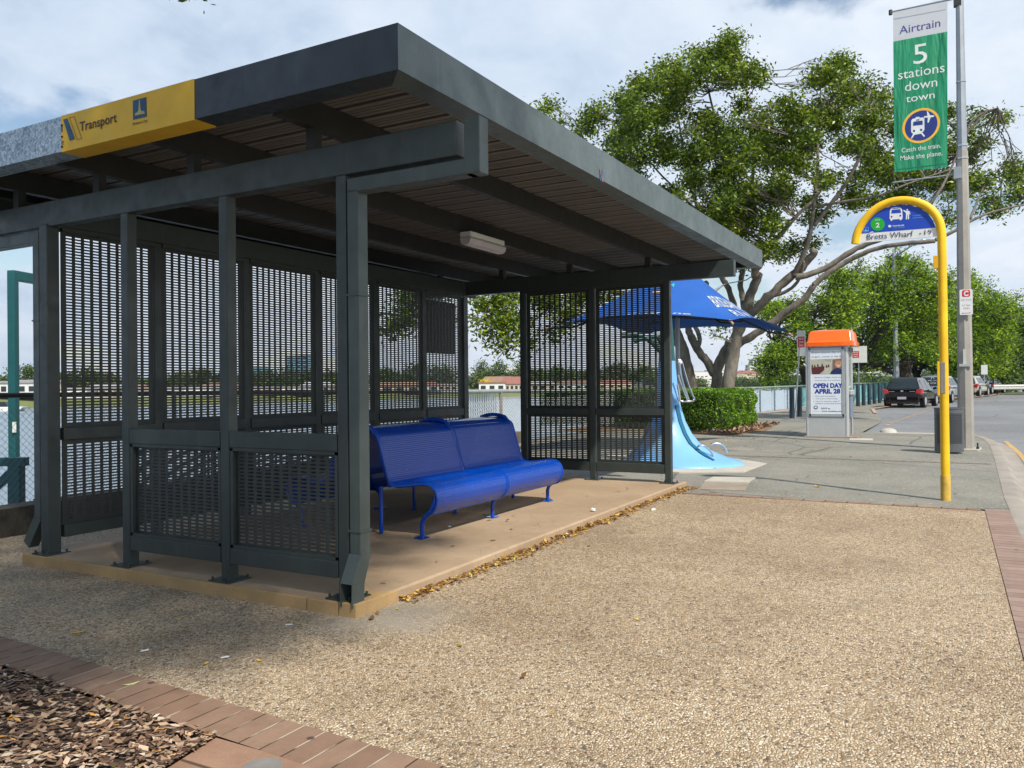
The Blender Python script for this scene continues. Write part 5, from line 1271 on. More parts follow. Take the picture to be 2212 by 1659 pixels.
v2_ = leafcloud([tuple(at(388, -14, 3.6)), tuple(at(410, -15, 3.6)), tuple(at(398, -34, 3.65))], [.025, .025, .06], 70, .036, 5, .6, sprig=3); leafmesh('crown', np.concatenate([v, v2_]), FIGL, sh_t)

# ================================================================== TREES ALONG THE ROAD
def pd(x0, y0, x1, y1, n_, r0, r1, rg, mask=None):
    out = []
    while len(out) < n_:
        x, y = rg.uniform(x0, x1), rg.uniform(y0, y1)
        if mask is None or mask(x, y): out.append((x, y, rg.uniform(r0, r1)))
    return out
rg = np.random.default_rng(9)
def dome(pts):   # polygon mask
    def f(x, y):
        c = False
        for i in range(len(pts)):
            x1, y1 = pts[i]; x2, y2 = pts[(i+1) % len(pts)]
            if (y1 > y) != (y2 > y) and x < (x2-x1)*(y-y1)/(y2-y1)+x1: c = not c
        return c
    return f
m1_p = [(1645, 660), (1700, 655), (1760, 645), (1800, 590), (1850, 575), (1860, 640), (1850, 700), (1830, 760), (1790, 800), (1770, 770), (1720, 765), (1700, 820), (1660, 830), (1632, 800), (1650, 760), (1690, 720), (1720, 700), (1650, 690)]; m1 = dome(m1_p)
cA = pd(1630, 570, 1865, 830, 125, 9, 15, rg, m1)+[(1795, 612, 12), (1822, 596, 14), (1790, 650, 16), (1640, 800, 10), (1655, 785, 10), (1692, 812, 9)]
cA += [(vx+rg.uniform(-17, 17), vy+rg.uniform(-15, 9), rg.uniform(4, 8)) for vx, vy in m1_p for _ in range(5) if vy < 760]
tree('bright green feathery tree behind the orange topped phone booth', 'poinciana_tree', [(.22, .14, [(1752, 870, 40), (1740, 815, 40), (1722, 770, 40)]), (.13, .04, [(1722, 770, 40), (1700, 745, 39.5), (1668, 735, 39)]), (.12, .04, [(1725, 775, 40), (1745, 720, 40), (1770, 660, 40)]), (.12, .04, [(1740, 815, 40), (1790, 745, 40.5), (1820, 660, 41)]), (.09, .03, [(1728, 790, 40), (1700, 780, 39), (1665, 800, 38.5)])], cA, .17, 27000, POINL, DRKB, 41, 'feathery street trees', .36, 40, True, 10, .36, None, 'tree', .1, 4)
m2_p = [(1835, 640), (1860, 600), (1900, 600), (1925, 560), (1945, 550), (1985, 565), (2010, 600), (2040, 600), (2060, 640), (2065, 750), (2040, 775), (1960, 765), (1890, 775), (1830, 795), (1810, 760)]; m2 = dome(m2_p)
cB = pd(1810, 550, 2068, 800, 170, 10, 17, rg, m2)+[(1948, 562, 14), (1925, 580, 14), (1800, 720, 14), (1860, 812, 9), (1885, 806, 9)]
cB += [(vx+rg.uniform(-17, 17), vy+rg.uniform(-15, 9), rg.uniform(4, 8)) for vx, vy in m2_p for _ in range(5) if vy < 760]
tree('tall bright green street tree with a dark trunk above the parked black hatchback', 'poinciana_tree', [(.55, .5, [(1950, 868, 50), (1950, 820, 50), (1953, 770, 50)]), (.3, .1, [(1953, 775, 50), (1930, 720, 50), (1900, 670, 50)]), (.3, .1, [(1953, 775, 50), (1990, 720, 50), (2010, 650, 50)]), (.28, .08, [(1953, 790, 50), (1955, 700, 51), (1948, 620, 51)]), (.16, .05, [(1945, 815, 50), (1900, 790, 49), (1850, 800, 48)])], cB, .2, 36000, POINL, DRKB, 42, 'feathery street trees', .36, 50, True, 10, .36, None, 'tree', .1, 6)
m3_p = [(2060, 640), (2075, 610), (2100, 595), (2130, 615), (2150, 640), (2190, 650), (2195, 690), (2170, 700), (2175, 750), (2160, 800), (2130, 820), (2090, 825), (2060, 820)]; m3 = dome(m3_p)
cC = pd(2055, 600, 2196, 826, 95, 10, 17, rg, m3)
cC += [(vx+rg.uniform(-17, 17), vy+rg.uniform(-15, 9), rg.uniform(4, 8)) for vx, vy in m3_p for _ in range(5) if vy < 760]
tree('bright green street tree above the parked cars behind the lamp post', 'poinciana_tree', [(.35, .25, [(2105, 862, 62), (2110, 820, 62), (2108, 780, 62)]), (.2, .06, [(2108, 790, 62), (2085, 740, 62), (2090, 670, 62)]), (.2, .06, [(2108, 790, 62), (2140, 740, 62), (2150, 680, 62)])], cC, .24, 24000, POINL, DRKB, 43, 'feathery street trees', .36, 62, True, 10, .36, None, 'tree', .1, 6)
for i, (x0, x1, yt, d, lab) in enumerate(((2090, 2180, 745, 72, 'dark dense tree low beside the guard rail at the road bend'), (2125, 2330, 672, 84, 'broad dark tree beyond the guard rail at the right edge'), (2175, 2420, 640, 100, 'tall dark tree behind the guard rail trees at the right edge'), (1870, 2090, 668, 78, 'broad dark tree behind the street trees above the silver estate car'), (2040, 2200, 650, 80, 'dark green tree filling in behind the street trees above the pale four wheel drive'))):
    xm = (x0+x1)/2
    cl2 = pd(x0, yt, x1, 838 if d != 78 else 790, 60 if x1-x0 < 150 else 150, 12, 20, rg, dome([(x0, 838), (x0-4, (yt+838)/2), (x0+(x1-x0)*.25, yt+12), (xm, yt), (x1-(x1-x0)*.2, yt+12), (x1, (yt+838)/2), (x1, 838)]))
    tree(lab, 'roadside_tree', [(.35, .2, [(xm, 856, d), (xm+3, 820, d), (xm-4, 790, d)]), (.2, .07, [(xm, 815, d), (xm-25, 780, d), (xm-35, 750, d)]), (.2, .07, [(xm, 815, d), (xm+20, 780, d), (xm+35, 745, d)])], cl2, .30, 15000 if x1-x0 < 150 else 34000, DARKL, FIGB if i == 1 else DRKB, 50+i, 'dark trees at the road bend', .7, d, True, 9, .5, None, 'tree', .1, 5, .05)

# ================================================================== RIVERSIDE FENCE
WIRE = paint('galvanised_wire', (.18, .20, .21), .5, .4, .1); WIRED = paint('dark_rail_paint', (.06, .055, .05), .5, .2)
def fence(xa, xb, step, label, hgt, railm, postm, wire, mesh=.05, lift=.25, name='chain_link_fence', rr=.026, lvl=False):
    t_ = thing(name, label, 'fence', ((xa+xb)/2, fy((xa+xb)/2), gz(xa)))
    n_ = int((xb-xa)/step)+1; P_ = [(xa+(xb-xa)*i/(n_-1)) for i in range(n_)]
    hg = (lambda x: hgt-gz(x)-.004*x) if lvl else (lambda x: hgt)
    m = MB(); m.tube([(x, fy(x), gz(x)+hg(x)) for x in P_], rr, 8); m.build('top_rail', railm, t_, smooth=True)
    for x in P_: m = MB(); m.cyl((x, fy(x), gz(x)+lift-.02), .028 if rr < .04 else .04, hg(x)-lift+.03, 8); m.build('post', postm, t_, smooth=True)
    m = MB(); rw = .0019 if mesh < .06 else .003; H_ = hg(xb)-lift-.05
    x = xa-H_
    while x < xb:
        for s_ in (1, -1):
            a, b = (x, x+H_) if s_ > 0 else (x+H_, x)
            ca, cb = max(xa, min(xb, a)), max(xa, min(xb, b))
            if abs(cb-ca) < .02: continue
            za = lift+.02+H_*(ca-a)/(b-a); zb_ = lift+.02+H_*(cb-a)/(b-a)
            m.tube([(ca, fy(ca), gz(ca)+za), ((ca+cb)/2, fy((ca+cb)/2), gz((ca+cb)/2)+(za+zb_)/2), (cb, fy(cb), gz(cb)+zb_)], rw, 3, False)
        x += mesh*1.414
    m.build('wire_mesh', wire, t_)
    return t_
fence(-3.0, 8.4, 2.85, 'chain link fence with a dark top rail between the bus shelter and the river', 1.35, WIRED, GALVP, WIRE, lvl=True)
t_ = fence(8.55, 24.5, 2.9, 'grey chain link fence seen through the gap at the far shelter corner', 1.34, paint('thick_pale_rail', (.30, .34, .34), .5, .2), paint('brown_grey_post', (.22, .19, .16)), paint('pale_wire', (.36, .40, .41), .5, .3), .06, .1, rr=.042, lvl=True)
t_ = fence(24.9, 60, 1.7, 'pale green riverside fence running from the fig tree towards the parked cars', 1.02, paint('pale_green_rail', (.24, .36, .31)), paint('grey_green_post', (.13, .19, .20)), paint('blue_grey_wire', (.30, .36, .42)), .12, .02)
# low timber-faced upstand under the first fence
m = MB()
for i in range(5): a, b = -9+i*4.35, -9+(i+1)*4.35; m.add([(a, fy(a)-.14, -.1), (b, fy(b)-.14, -.1), (b, fy(b)-.14, .25+gz(b)), (a, fy(a)-.14, .25+gz(a)), (a, fy(a)+.16, .25+gz(a)), (b, fy(b)+.16, .25+gz(b)), (b, fy(b)+.16, -.1), (a, fy(a)+.16, -.1)], [(0, 1, 2, 3), (3, 2, 5, 4), (4, 5, 6, 7)])
tag(m.build('low_wall', WOOD, None), 'low weathered dark retaining wall under the chain link fence', 'low wall')
# pale pickets of the gangway
t_ = thing('gangway_railing', 'pale galvanised gangway railing of close upright bars beyond the chain link fence', 'railing', (13, 7.4, 0))
m = MB(); a, b = at(1012, 900, 22.3), at(1071, 900, 22.3)
for z in (.28, 1.27): m.bar((a.x, a.y, z), (b.x, b.y, z), .05, .06)
m.build('rails', SILV, t_)
for i in range(13):
    p = Vector((a.x, a.y, 0)).lerp(Vector((b.x, b.y, 0)), i/12); m = MB(); m.box((p.x-.018, p.y-.012, .25), (p.x+.018, p.y+.012, 1.29)); m.build('bar', SILV, t_)
# gangway deck and pontoon hidden low behind the shelter
m = MB(); m.box((10.5, 7.6, -.25), (14.6, 9.4, .22)); m.build('deck', KERB, t_)
# blue boards on the fence by the fig tree
t_ = thing('debris_screen', 'pale blue woven screens tied to the riverside fence left of the bollards', 'screen', (30, fy(30), gz(30)))
for i in range(5):
    xa = 26.62+i*1.71; xb = xa+1.55; m = MB(); nn_ = 6; vs = []
    for j in range(nn_+1):
        x = xa+(xb-xa)*j/nn_; vs += [(x, fy(x)+.04, gz(x)+.05+.02*math.sin(j*1.4+i)), (x, fy(x)+.04, gz(x)+.86)]
    m.add(vs, [(2*j, 2*j+2, 2*j+3, 2*j+1) for j in range(nn_)]); m.build('panel', paint('screen_blue', (.40, .50, .60), .8, 0, .08, 9), t_)
for a, b, mt_, lab in ((34.9, 45, paint('screen_teal', (.12, .42, .40), .7, 0, .1, 3), 'teal screen on the riverside fence behind the phone booth'), (45.3, 59, paint('screen_aqua', (.16, .48, .50), .7, 0, .1, 3), 'aqua screen on the riverside fence behind the row of bollards')):
    m = MB(); nn_ = 12; vs = []
    for j in range(nn_+1): x = a+(b-a)*j/nn_; vs += [(x, fy(x)+.05, gz(x)+.05), (x, fy(x)+.05, gz(x)+.92)]
    m.add(vs, [(2*j, 2*j+2, 2*j+3, 2*j+1) for j in range(nn_)]); tag(m.build('debris_screen', mt_, None), lab, 'screen')

# ================================================================== TEAL WHARF FRAME
def R4(x, y): return (x*.3385, 518.4+y*.3385)
tw_ = thing('wharf_gantry', 'teal steel goalpost frame on the wharf beyond the chain link fence', 'steel frame', tuple(at(30, 1150, 11)))
p = at(*R4(82, 225), 11); q = at(*R4(88, 1800), 11)
m = MB(); m.bar((p.x, p.y, -2.6), (p.x, p.y, p.z+.04), .10, .10, (_f.x, _f.y, 0)); m.build('upright', TEAL, tw_, bevel=.006)
e = p+Vector((.95, .42, 0)); m = MB(); m.bar((p.x-.03, p.y, p.z), (p.x+.42, p.y+.16, p.z), .11, .13); m.build('cross_beam', TEALD, tw_, bevel=.006)
m = MB(); q = hit(*R4(88, 1195), 1, p.y-.08); m.box((q.x-.02, q.y-.004, q.z-.07), (q.x+.03, q.y, q.z+.07)); m.build('label_plate', WHITE, tw_)
tb = thing('wharf_brace', 'teal steel stub post with a horizontal beam and diagonal brace at the left edge', 'steel frame', tuple(at(30, 1150, 9.4)))
a, b = at(*R4(-250, 1418), 9.2), at(*R4(172, 1420), 9.2); m = MB(); m.bar(a, (b.x, b.y, a.z), .10, .095); m.build('beam', TEAL, tb, bevel=.006)
p = at(*R4(105, 1440), 9.2); m = MB(); m.bar((p.x, p.y, -2.5), (p.x, p.y, p.z), .135, .12, (_f.x, _f.y, 0)); m.build('post', TEAL, tb, bevel=.006)
a, b = at(*R4(90, 1470), 9.2), at(*R4(-160, 1700), 9.2); m = MB(); m.bar(a, b, .07, .09); m.build('brace', TEAL, tb, bevel=.006)

# ================================================================== CARS
def car(label, loc, rot, L_, Wd, H_, paintm, cat='car', style='hatch', group='cars parked along the road', name='parked_car', plate=True, rearglass=None):
    """origin at the middle of the rear bumper on the road, car points along +X"""
    t_ = thing(name, label, cat, (0, 0, 0), group)
    hw = Wd/2; zb = .42*H_/1.5 if style != 'van' else .45; belt = {'hatch': .60, 'wagon': .60, 'suv': .60, 'van': .55, 'sedan': .62}[style]*H_
    # body shell: stations along x, ring across
    st = {'hatch': [(.0, .80, .36, .54), (.03, .93, .24, .58), (.10, .985, .20, .60), (.3, 1, .18, .61), (.55, 1, .18, .60), (.72, .99, .18, .57), (.90, .95, .20, .50), (.97, .86, .24, .44), (1, .74, .30, .38)]}
    m = MB(); vs = []; K = 14
    for fx, fw, z0, z1 in st['hatch']:
        z0_, z1_ = z0*H_*.95, z1/.60*belt
        for j in range(K):
            a = 2*math.pi*(j+.5)/K; c, s = math.cos(a), math.sin(a)
            yy = math.copysign(abs(c)**.5, c)*hw*fw; z = (z0_+z1_)/2+math.copysign(abs(s)**.55, s)*(z1_-z0_)/2
            vs.append((fx*L_, yy*(1-.09*max(0, s)**2), z))
    n_ = len(st['hatch'])
    m.add(vs, [(i*K+j, (i+1)*K+j, (i+1)*K+(j+1) % K, i*K+(j+1) % K) for i in range(n_-1) for j in range(K)]+[tuple(range(K)), tuple(range((n_-1)*K, n_*K))[::-1]])
    body = m.build('body', paintm, t_, smooth=True)
    # greenhouse: painted shell with inset glass
    gh = {'hatch': [(.015, .0), (.09, .62), (.135, .90), (.20, 1.0), (.46, 1.0), (.56, .92), (.78, .0)], 'wagon': [(.01, .0), (.05, .6), (.08, .90), (.13, 1.0), (.5, 1.0), (.58, .94), (.76, .0)], 'suv': [(.02, .0), (.07, .62), (.11, .91), (.17, 1.0), (.5, 1.0), (.58, .94), (.75, .0)], 'van': [(.004, .0), (.015, .6), (.03, .92), (.07, 1.0), (.78, 1.0), (.84, .94), (.95, .0)], 'sedan': [(.13, .0), (.2, .6), (.25, .90), (.32, 1.0), (.5, 1.0), (.6, .92), (.78, .0)]}[style]
    def roofz(f): return belt*.97+(H_-belt*.97)*f
    def wof(f): return hw*(.90-.27*f**1.3)
    m = MB(); vs = []; RK = 9
    for fx, f in gh:
        zt_ = roofz(f); z0_ = roofz(0)-.04; wb_, wt_ = hw*.90, wof(f)
        for jj in range(RK):   # ring over the top: left belt -> roof -> right belt
            u = jj/(RK-1)*2-1; a = abs(u)
            if a > .5: q = (a-.5)/.5; yy = wt_*.94+(wb_-wt_*.94)*q; z = zt_-(zt_-z0_)*q-.02*(1-q)*f
            else: yy = wt_*.94*a/.5; z = zt_-.045*(a/.5)**2.5*f
            vs.append((fx*L_, math.copysign(yy, u), z+.02*f))
    nb = len(gh); m.add(vs, [(i_*RK+j_, i_*RK+j_+1, (i_+1)*RK+j_+1, (i_+1)*RK+j_) for i_ in range(nb-1) for j_ in range(RK-1)])
    m.build('cabin', paintm, t_, smooth=True)
    def ghx(f, front=False):
        sg = gh[::-1] if front else gh
        for (xa, fa), (xb, fb) in zip(sg, sg[1:]):
            if fa <= f <= fb: return (xa+(xb-xa)*(f-fa)/(fb-fa))*L_
        return sg[2][0]*L_
    m = MB(); vs = []; lv = (.10, .30, .52, .74, .86)
    for f in lv:
        wq = wof(f)*(.86 if f < .8 else .80)
        vs += [(ghx(f)-.012, -wq, roofz(f)), (ghx(f)-.02, 0, roofz(f)), (ghx(f)-.012, wq, roofz(f))]
    m.add(vs, [(3*i_+j_, 3*i_+j_+1, 3*i_+j_+4, 3*i_+j_+3) for i_ in range(len(lv)-1) for j_ in (0, 1)]); m.build('rear_window', CGLASS, t_, smooth=2)
    m = MB(); vs = []
    for f in lv:
        wq = wof(f)*.88; vs += [(ghx(f, True)+.012, -wq, roofz(f)), (ghx(f, True)+.012, wq, roofz(f))]
    m.add(vs, [(2*i_, 2*i_+1, 2*i_+3, 2*i_+2) for i_ in range(len(lv)-1)]); m.build('windscreen', CGLASS, t_)
    for s_ in (-1, 1):
        for xa, xb in ((.20, .43), (.45, .66)):
            m = MB()
            def sp(x, f): fr_q = (f*.9+.05); return (x, s_*(hw*.90+(wof(1)*.94-hw*.90)*fr_q+.012), roofz(0)-.04+(roofz(1)-roofz(0)+.04)*fr_q)
            xl = max(xa*L_, ghx(.12)+.16); xh = max(xa*L_, ghx(.8)+.14); xr = xb*L_ if xb < .6 else xb*L_; xrt = xb*L_ if xb < .5 else .56*L_
            if xr-xl < .2: continue
            m.add([sp(xl, .14), sp(xr, .14), sp(xrt, .84), sp(xh, .84)], [(0, 1, 2, 3)]); m.build('side_window', CGLASS, t_)
    # rear details
    lz = belt*.88
    for s_ in (-1, 1):
        m = MB(); y = s_*hw*.80; hh = .24 if style != 'van' else .4; m.add([(.0, s_*hw*.98, lz+hh*.62), (-.012, s_*hw*.70, lz+hh*.30), (-.016, s_*hw*.64, lz-hh*.30), (-.012, s_*hw*.92, lz-hh*.55), (.24, s_*(hw*1.01), lz+hh*.55), (.20, s_*(hw*.72), lz+hh*.40), (.18, s_*hw*.64, lz-hh*.3), (.18, s_*(hw*1.0), lz-hh*.35)], [(0, 1, 2, 3), (0, 4, 5, 1), (3, 7, 4, 0), (1, 5, 6, 2), (2, 6, 7, 3), (7, 6, 5, 4)]); m.build('tail_light', paint('tail_red', (.40, .012, .015), .2, 0, .1, 5, .6, .5), t_, bevel=.025)
        m = MB(); m.bar((.63*L_, s_*(hw-.02), belt+.02), (.63*L_, s_*(hw+.14), belt+.07), .1, .12, (1, 0, 0)); m.build('mirror', paintm, t_, bevel=.02)
    m = MB(); m.box((-.035, -hw*.84, .30), (.12, hw*.84, .52)); bp = m.build('bumper', paintm if style != 'wagon' else paint('bumper_silver', (.42, .45, .47), .3, .4), t_, bevel=.035)
    m = MB(); m.box((-.01, -hw*.8, .18), (.1, hw*.8, .31)); m.build('valance', BLACK, t_, bevel=.02)
    if plate:
        m = MB(); pz = .44 if style == 'hatch' else .78; m.box((-.048 if style == 'hatch' else -.012, -.18, pz-.055), (-.03 if style == 'hatch' else .0, .18, pz+.055)); m.build('number_plate', paint('plate_grey', (.42, .40, .46), .5), t_)
    m = MB(); m.prism([(.06*math.cos(i*.6283), .04*math.sin(i*.6283)) for i in range(10)], (-.008, 0, lz+.03), (0, -1, 0), (0, 0, 1), (-1, 0, 0), .01); m.build('badge', SILV, t_)
    if style in ('hatch',):
        for s_ in (-1, 1): m = MB(); m.box((-.008, s_*.42-.11, lz+.0), (.01, s_*.42+.11, lz+.018)); m.build('rear_lettering', SILV, t_)
    if rearglass: m = MB(); rearglass(m, gh, L_, roofz, hw); m.build('window_lettering', SIGNW, t_)
    wr = .30 if style in ('hatch', 'wagon', 'sedan') else .34
    for fx in (.17, .82):
        for s_ in (-1, 1):
            m = MB(); m.tube([(fx*L_, s_*(hw-.19), wr), (fx*L_, s_*(hw+.004), wr)], wr, 18); w_ = m.build('wheel', RUBBER, t_, smooth=True)
            m = MB(); m.tube([(fx*L_, s_*(hw-.02), wr), (fx*L_, s_*(hw+.012), wr)], wr*.62, 10); m.build('rim', SILV, w_, smooth=True)
            m = MB(); arc = [(wr*1.18*math.cos(math.pi*i/10), wr*1.18*math.sin(math.pi*i/10)) for i in range(11)]; m.prism(arc, (fx*L_, s_*(hw-.03), wr*.95), (1, 0, 0), (0, 0, 1), (0, s_, 0), .025); m.build('wheel_arch', BLACK, t_)
    t_.location = loc; t_.rotation_euler = (0, 0, rot)
    return t_
CB = paint('car_black', (.004, .004, .005), .14, 0, .05, 3, .5, .35); CS = paint('car_silver', (.38, .44, .50), .25, .6, .05, 3, .6, .6); CW = paint('car_champagne', (.46, .45, .40), .25, .4, .05, 3, .6, .6)
CN = paint('car_navy', (.012, .03, .11), .2, .3, .05, 3, .6, .7); CD = paint('car_dark_grey', (.02, .022, .025), .2, .3, .05, 3, .6, .7)
def rp(x, d, X_=None): q = at(x, 860, d); return (q.x, q.y, gz(q.x)+roadz(q.x)+.0)
def vantxt(m, gh, L_, roofz, hw):
    for s, z, w_, h in (('Classic', .52, .42, .09), ('0413 558 290', .30, .95, .09)):
        f = z; x = (gh[0][0]+(gh[1][0]-gh[0][0])*f/gh[1][1])*L_-.012
        text(m, s, (x, 0, roofz(f)), (0, -1, 0), (.08, 0, .99), (-1, 0, 0), h, 0, 0, w_, .004, bold=.03)
    f = .74; x = (gh[0][0]+(gh[1][0]-gh[0][0])*f/gh[1][1])*L_-.016
    ro = disc(.075, 20); ri = disc(.055, 20)
    for i in range(20): j = (i+1) % 20; m.prism([ro[i], ro[j], ri[j], ri[i]], (x, 0, roofz(f)), (0, -1, 0), (0, 0, 1), (-1, 0, 0), .004)
HDG = rad(-8.5)
car('glossy black hatchback parked nearest, red tail lights, beyond the bollards', rp(RC(525, 0)[0], 36.4), HDG, 3.7, 1.66, 1.36, CB)
car('silver estate car parked just ahead of the black hatchback, white writing on its rear window', (lambda q: (q[0], q[1], q[2]))(rp(2013, 42)), HDG, 4.2, 1.66, 1.42, CS, style='wagon', rearglass=vantxt)
car('dark grey car mostly hidden behind the silver estate car', rp(2038, 47), rad(-9), 4.2, 1.60, 1.30, CD, style='sedan')
car('pale champagne four wheel drive with bright red tail lights right of the lamp post', rp(2084, 52.5), rad(-11), 3.9, 1.52, 1.38, CW, style='suv')
car('tall dark blue van parked ahead of the champagne four wheel drive', rp(2093, 58.5), rad(-13), 4.0, 1.58, 1.72, CN, cat='van', style='van', name='parked_van')
car('small dark car at the far end of the parked row by the guard rail', rp(2126, 64), rad(-14), 3.8, 1.45, 1.2, CD, style='sedan')

# ================================================================== FAR BANK
def bbox(name, x, d, w_, h, dep, wall, roof, label, gable=False, nwin=4, z0=-.2, cat='house', group=None, hip=.35, wrows=1, winm=None):
    """building seen at bearing x, width w_, height h (metres)"""
    c = at(x, 845, d); t_ = thing(name, label, cat, (c.x, c.y, z0), group)
    m = MB(); m.box((-w_/2, 0, 0), (w_/2, dep, h)); wl = m.build('wall', wall, None); wl.parent = t_
    m = MB()
    if gable: m.add([(-w_/2-.5, -.5, h), (w_/2+.5, -.5, h), (w_/2+.5, dep+.5, h), (-w_/2-.5, dep+.5, h), (-w_/2+w_*.12, dep/2, h+dep*hip), (w_/2-w_*.12, dep/2, h+dep*hip)], [(0, 1, 5, 4), (1, 2, 5), (2, 3, 4, 5), (3, 0, 4), (0, 3, 2, 1)])
    else: m.box((-w_/2-.3, -.3, h), (w_/2+.3, dep+.3, h+.5))
    o = m.build('roof', roof, None); o.parent = t_
    for r_ in range(wrows):
        for i in range(nwin):
            ww = w_/nwin; m = MB(); zc = h*(r_+.3)/wrows; m.box((-w_/2+ww*(i+.22), -.08, zc), (-w_/2+ww*(i+.78), -.01, zc+min(1.4, h*.42/wrows))); o = m.build('window', winm or CGLASS, None); o.parent = t_
    rgt = math.atan2(_r2.y, _r2.x); t_.rotation_euler = (0, 0, rgt)
    return t_
WW = paint('wall_white', (.66, .66, .64), .7, 0, .05, .5); WC = paint('wall_cream', (.55, .45, .34), .7, 0, .05, .5); WT = paint('wall_tan', (.44, .34, .27), .7, 0, .06, .5)
RR = paint('roof_terracotta', (.24, .10, .075), .8, 0, .1, .5); RG = paint('roof_grey', (.30, .30, .31), .7, 0, .1, .5); RBn = paint('roof_brown', (.24, .14, .10), .8, 0, .1, .5); TB = paint('tower_blue_glass', (.12, .24, .34), .3, .2, .1, .1)
bk = lambda x, f=1.04: bankd(x)*f
bbox('riverside_building', 8, bk(8), 16, 3.0, 9, WW, RG, 'long low white building across the river at the left edge', False, 7, .6, 'building')
bbox('riverside_building', 62, bk(60), 7.5, 3.2, 8, WC, RG, 'small tan building across the river beside the shelter post', False, 2, .7, 'building')
specs = [(x, w_*.75, h*.72, a, b, gb) for x, w_, h, a, b, gb in [(150, 12, 3.2, WW, RG, 0), (215, 10, 3.5, WC, RG, 1), (262, 14, 3.2, WW, RBn, 1), (330, 16, 3.4, WW, RG, 0), (400, 20, 3.2, WW, RG, 0), (470, 15, 3.6, WC, RBn, 1), (545, 18, 3.4, WT, RG, 0), (610, 22, 3.4, WW, RG, 0), (680, 13, 4, WC, RG, 1), (850, 26, 3.6, WC, RBn, 1), (905, 20, 4, WW, RR, 1), (960, 14, 4, WT, RG, 0), (1165, 20, 4, WC, RG, 1), (1240, 22, 4.5, WW, RBn, 1), (1330, 24, 5, WC, RR, 1)]]
hipk = .2
adj = ['low white', 'cream', 'white walled', 'wide white', 'long white', 'cream gabled', 'tan flat roofed', 'very long white', 'small cream', 'wide red roofed', 'white red roofed', 'tan', 'cream riverside', 'tall white', 'broad cream']
where = ['left part of the first perforated panel', 'second reading of the first perforated panel', 'right part of the first perforated panel', 'gap beside the second shelter post', 'left of the second perforated panel', 'middle of the second perforated panel', 'left of the third perforated panel', 'middle of the third perforated panel', 'fourth perforated panel', 'fifth perforated panel behind the bench', 'middle of the panel behind the bench', 'panel below the notice case', 'left panel of the right hand wall', 'middle of the right hand wall', 'right panel of the right hand wall']
where[1] = 'centre of the first perforated panel'
for (x, w_, h, a, b, gb), ad, wh in zip(specs, adj, where): bbox('riverside_house', x, bk(x), w_, h, 8, a, b, ad+' house over the river through the '+wh, bool(gb), 4, -.4, 'house', 'houses on the far river bank', .18)
bbox('shed', 1063, 345, 11, 3.4, 9, WW, RBn, 'white shed across the river left of the red roofed house in the gap', False, 3, -.3, 'shed')
bbox('riverside_house', 1076, 356, 15, 3.3, 9, WC, RBn, 'brown roofed cream house just behind the white shed in the gap', True, 4, -.3, 'house')
bbox('riverside_house', 1106, 350, 9.5, 3.1, 9, WC, RR, 'cream house with a red tiled roof in the gap at the shelter corner', True, 5, -.3, 'house')
bbox('tower_block', 548, 900, 22, 26, 20, TB, TB, 'blue glass tower block left of the third shelter post', False, 3, 0, 'tower block', None, .3, 6)
bbox('tower_block', 644, 900, 24, 38, 20, TB, TB, 'taller blue glass tower block seen through the third perforated panel', False, 3, 0, 'tower block', None, .3, 8)
# city across the water, right
CITY = [(1480, 1150, 26, 30, WC), (1500, 1180, 40, 22, WW), (1618, 1250, 60, 16, WC), (1650, 1350, 34, 44, WW), (1668, 1300, 70, 34, WW), (1690, 1300, 50, 38, WW), (1700, 1500, 26, 66, WW), (1716, 1420, 34, 52, WC), (1728, 1300, 60, 36, WW), (1740, 1500, 22, 48, TB), (1768, 1450, 46, 46, WC), (1632, 1150, 50, 18, WC), (1838, 1500, 50, 22, WW), (1875, 1600, 60, 26, WW), (1905, 1600, 60, 20, WW), (2000, 1700, 60, 24, WC), (1560, 1200, 40, 24, WW)]
for i, (x, d, w_, h, mt_) in enumerate(CITY):
    bbox('city_building', x, d, w_, h, 25, mt_, RG if i not in (2, 11) else RR, ['pale city building on the skyline between the fig tree limbs', 'pale city building on the skyline right of the fig tree trunk', 'pale city building on the skyline behind the parked cars'][0 if x < 1600 else (1 if x < 1800 else 2)], i in (2, 11), 7, -1, 'building', 'distant city buildings', .2, max(2, h//8))

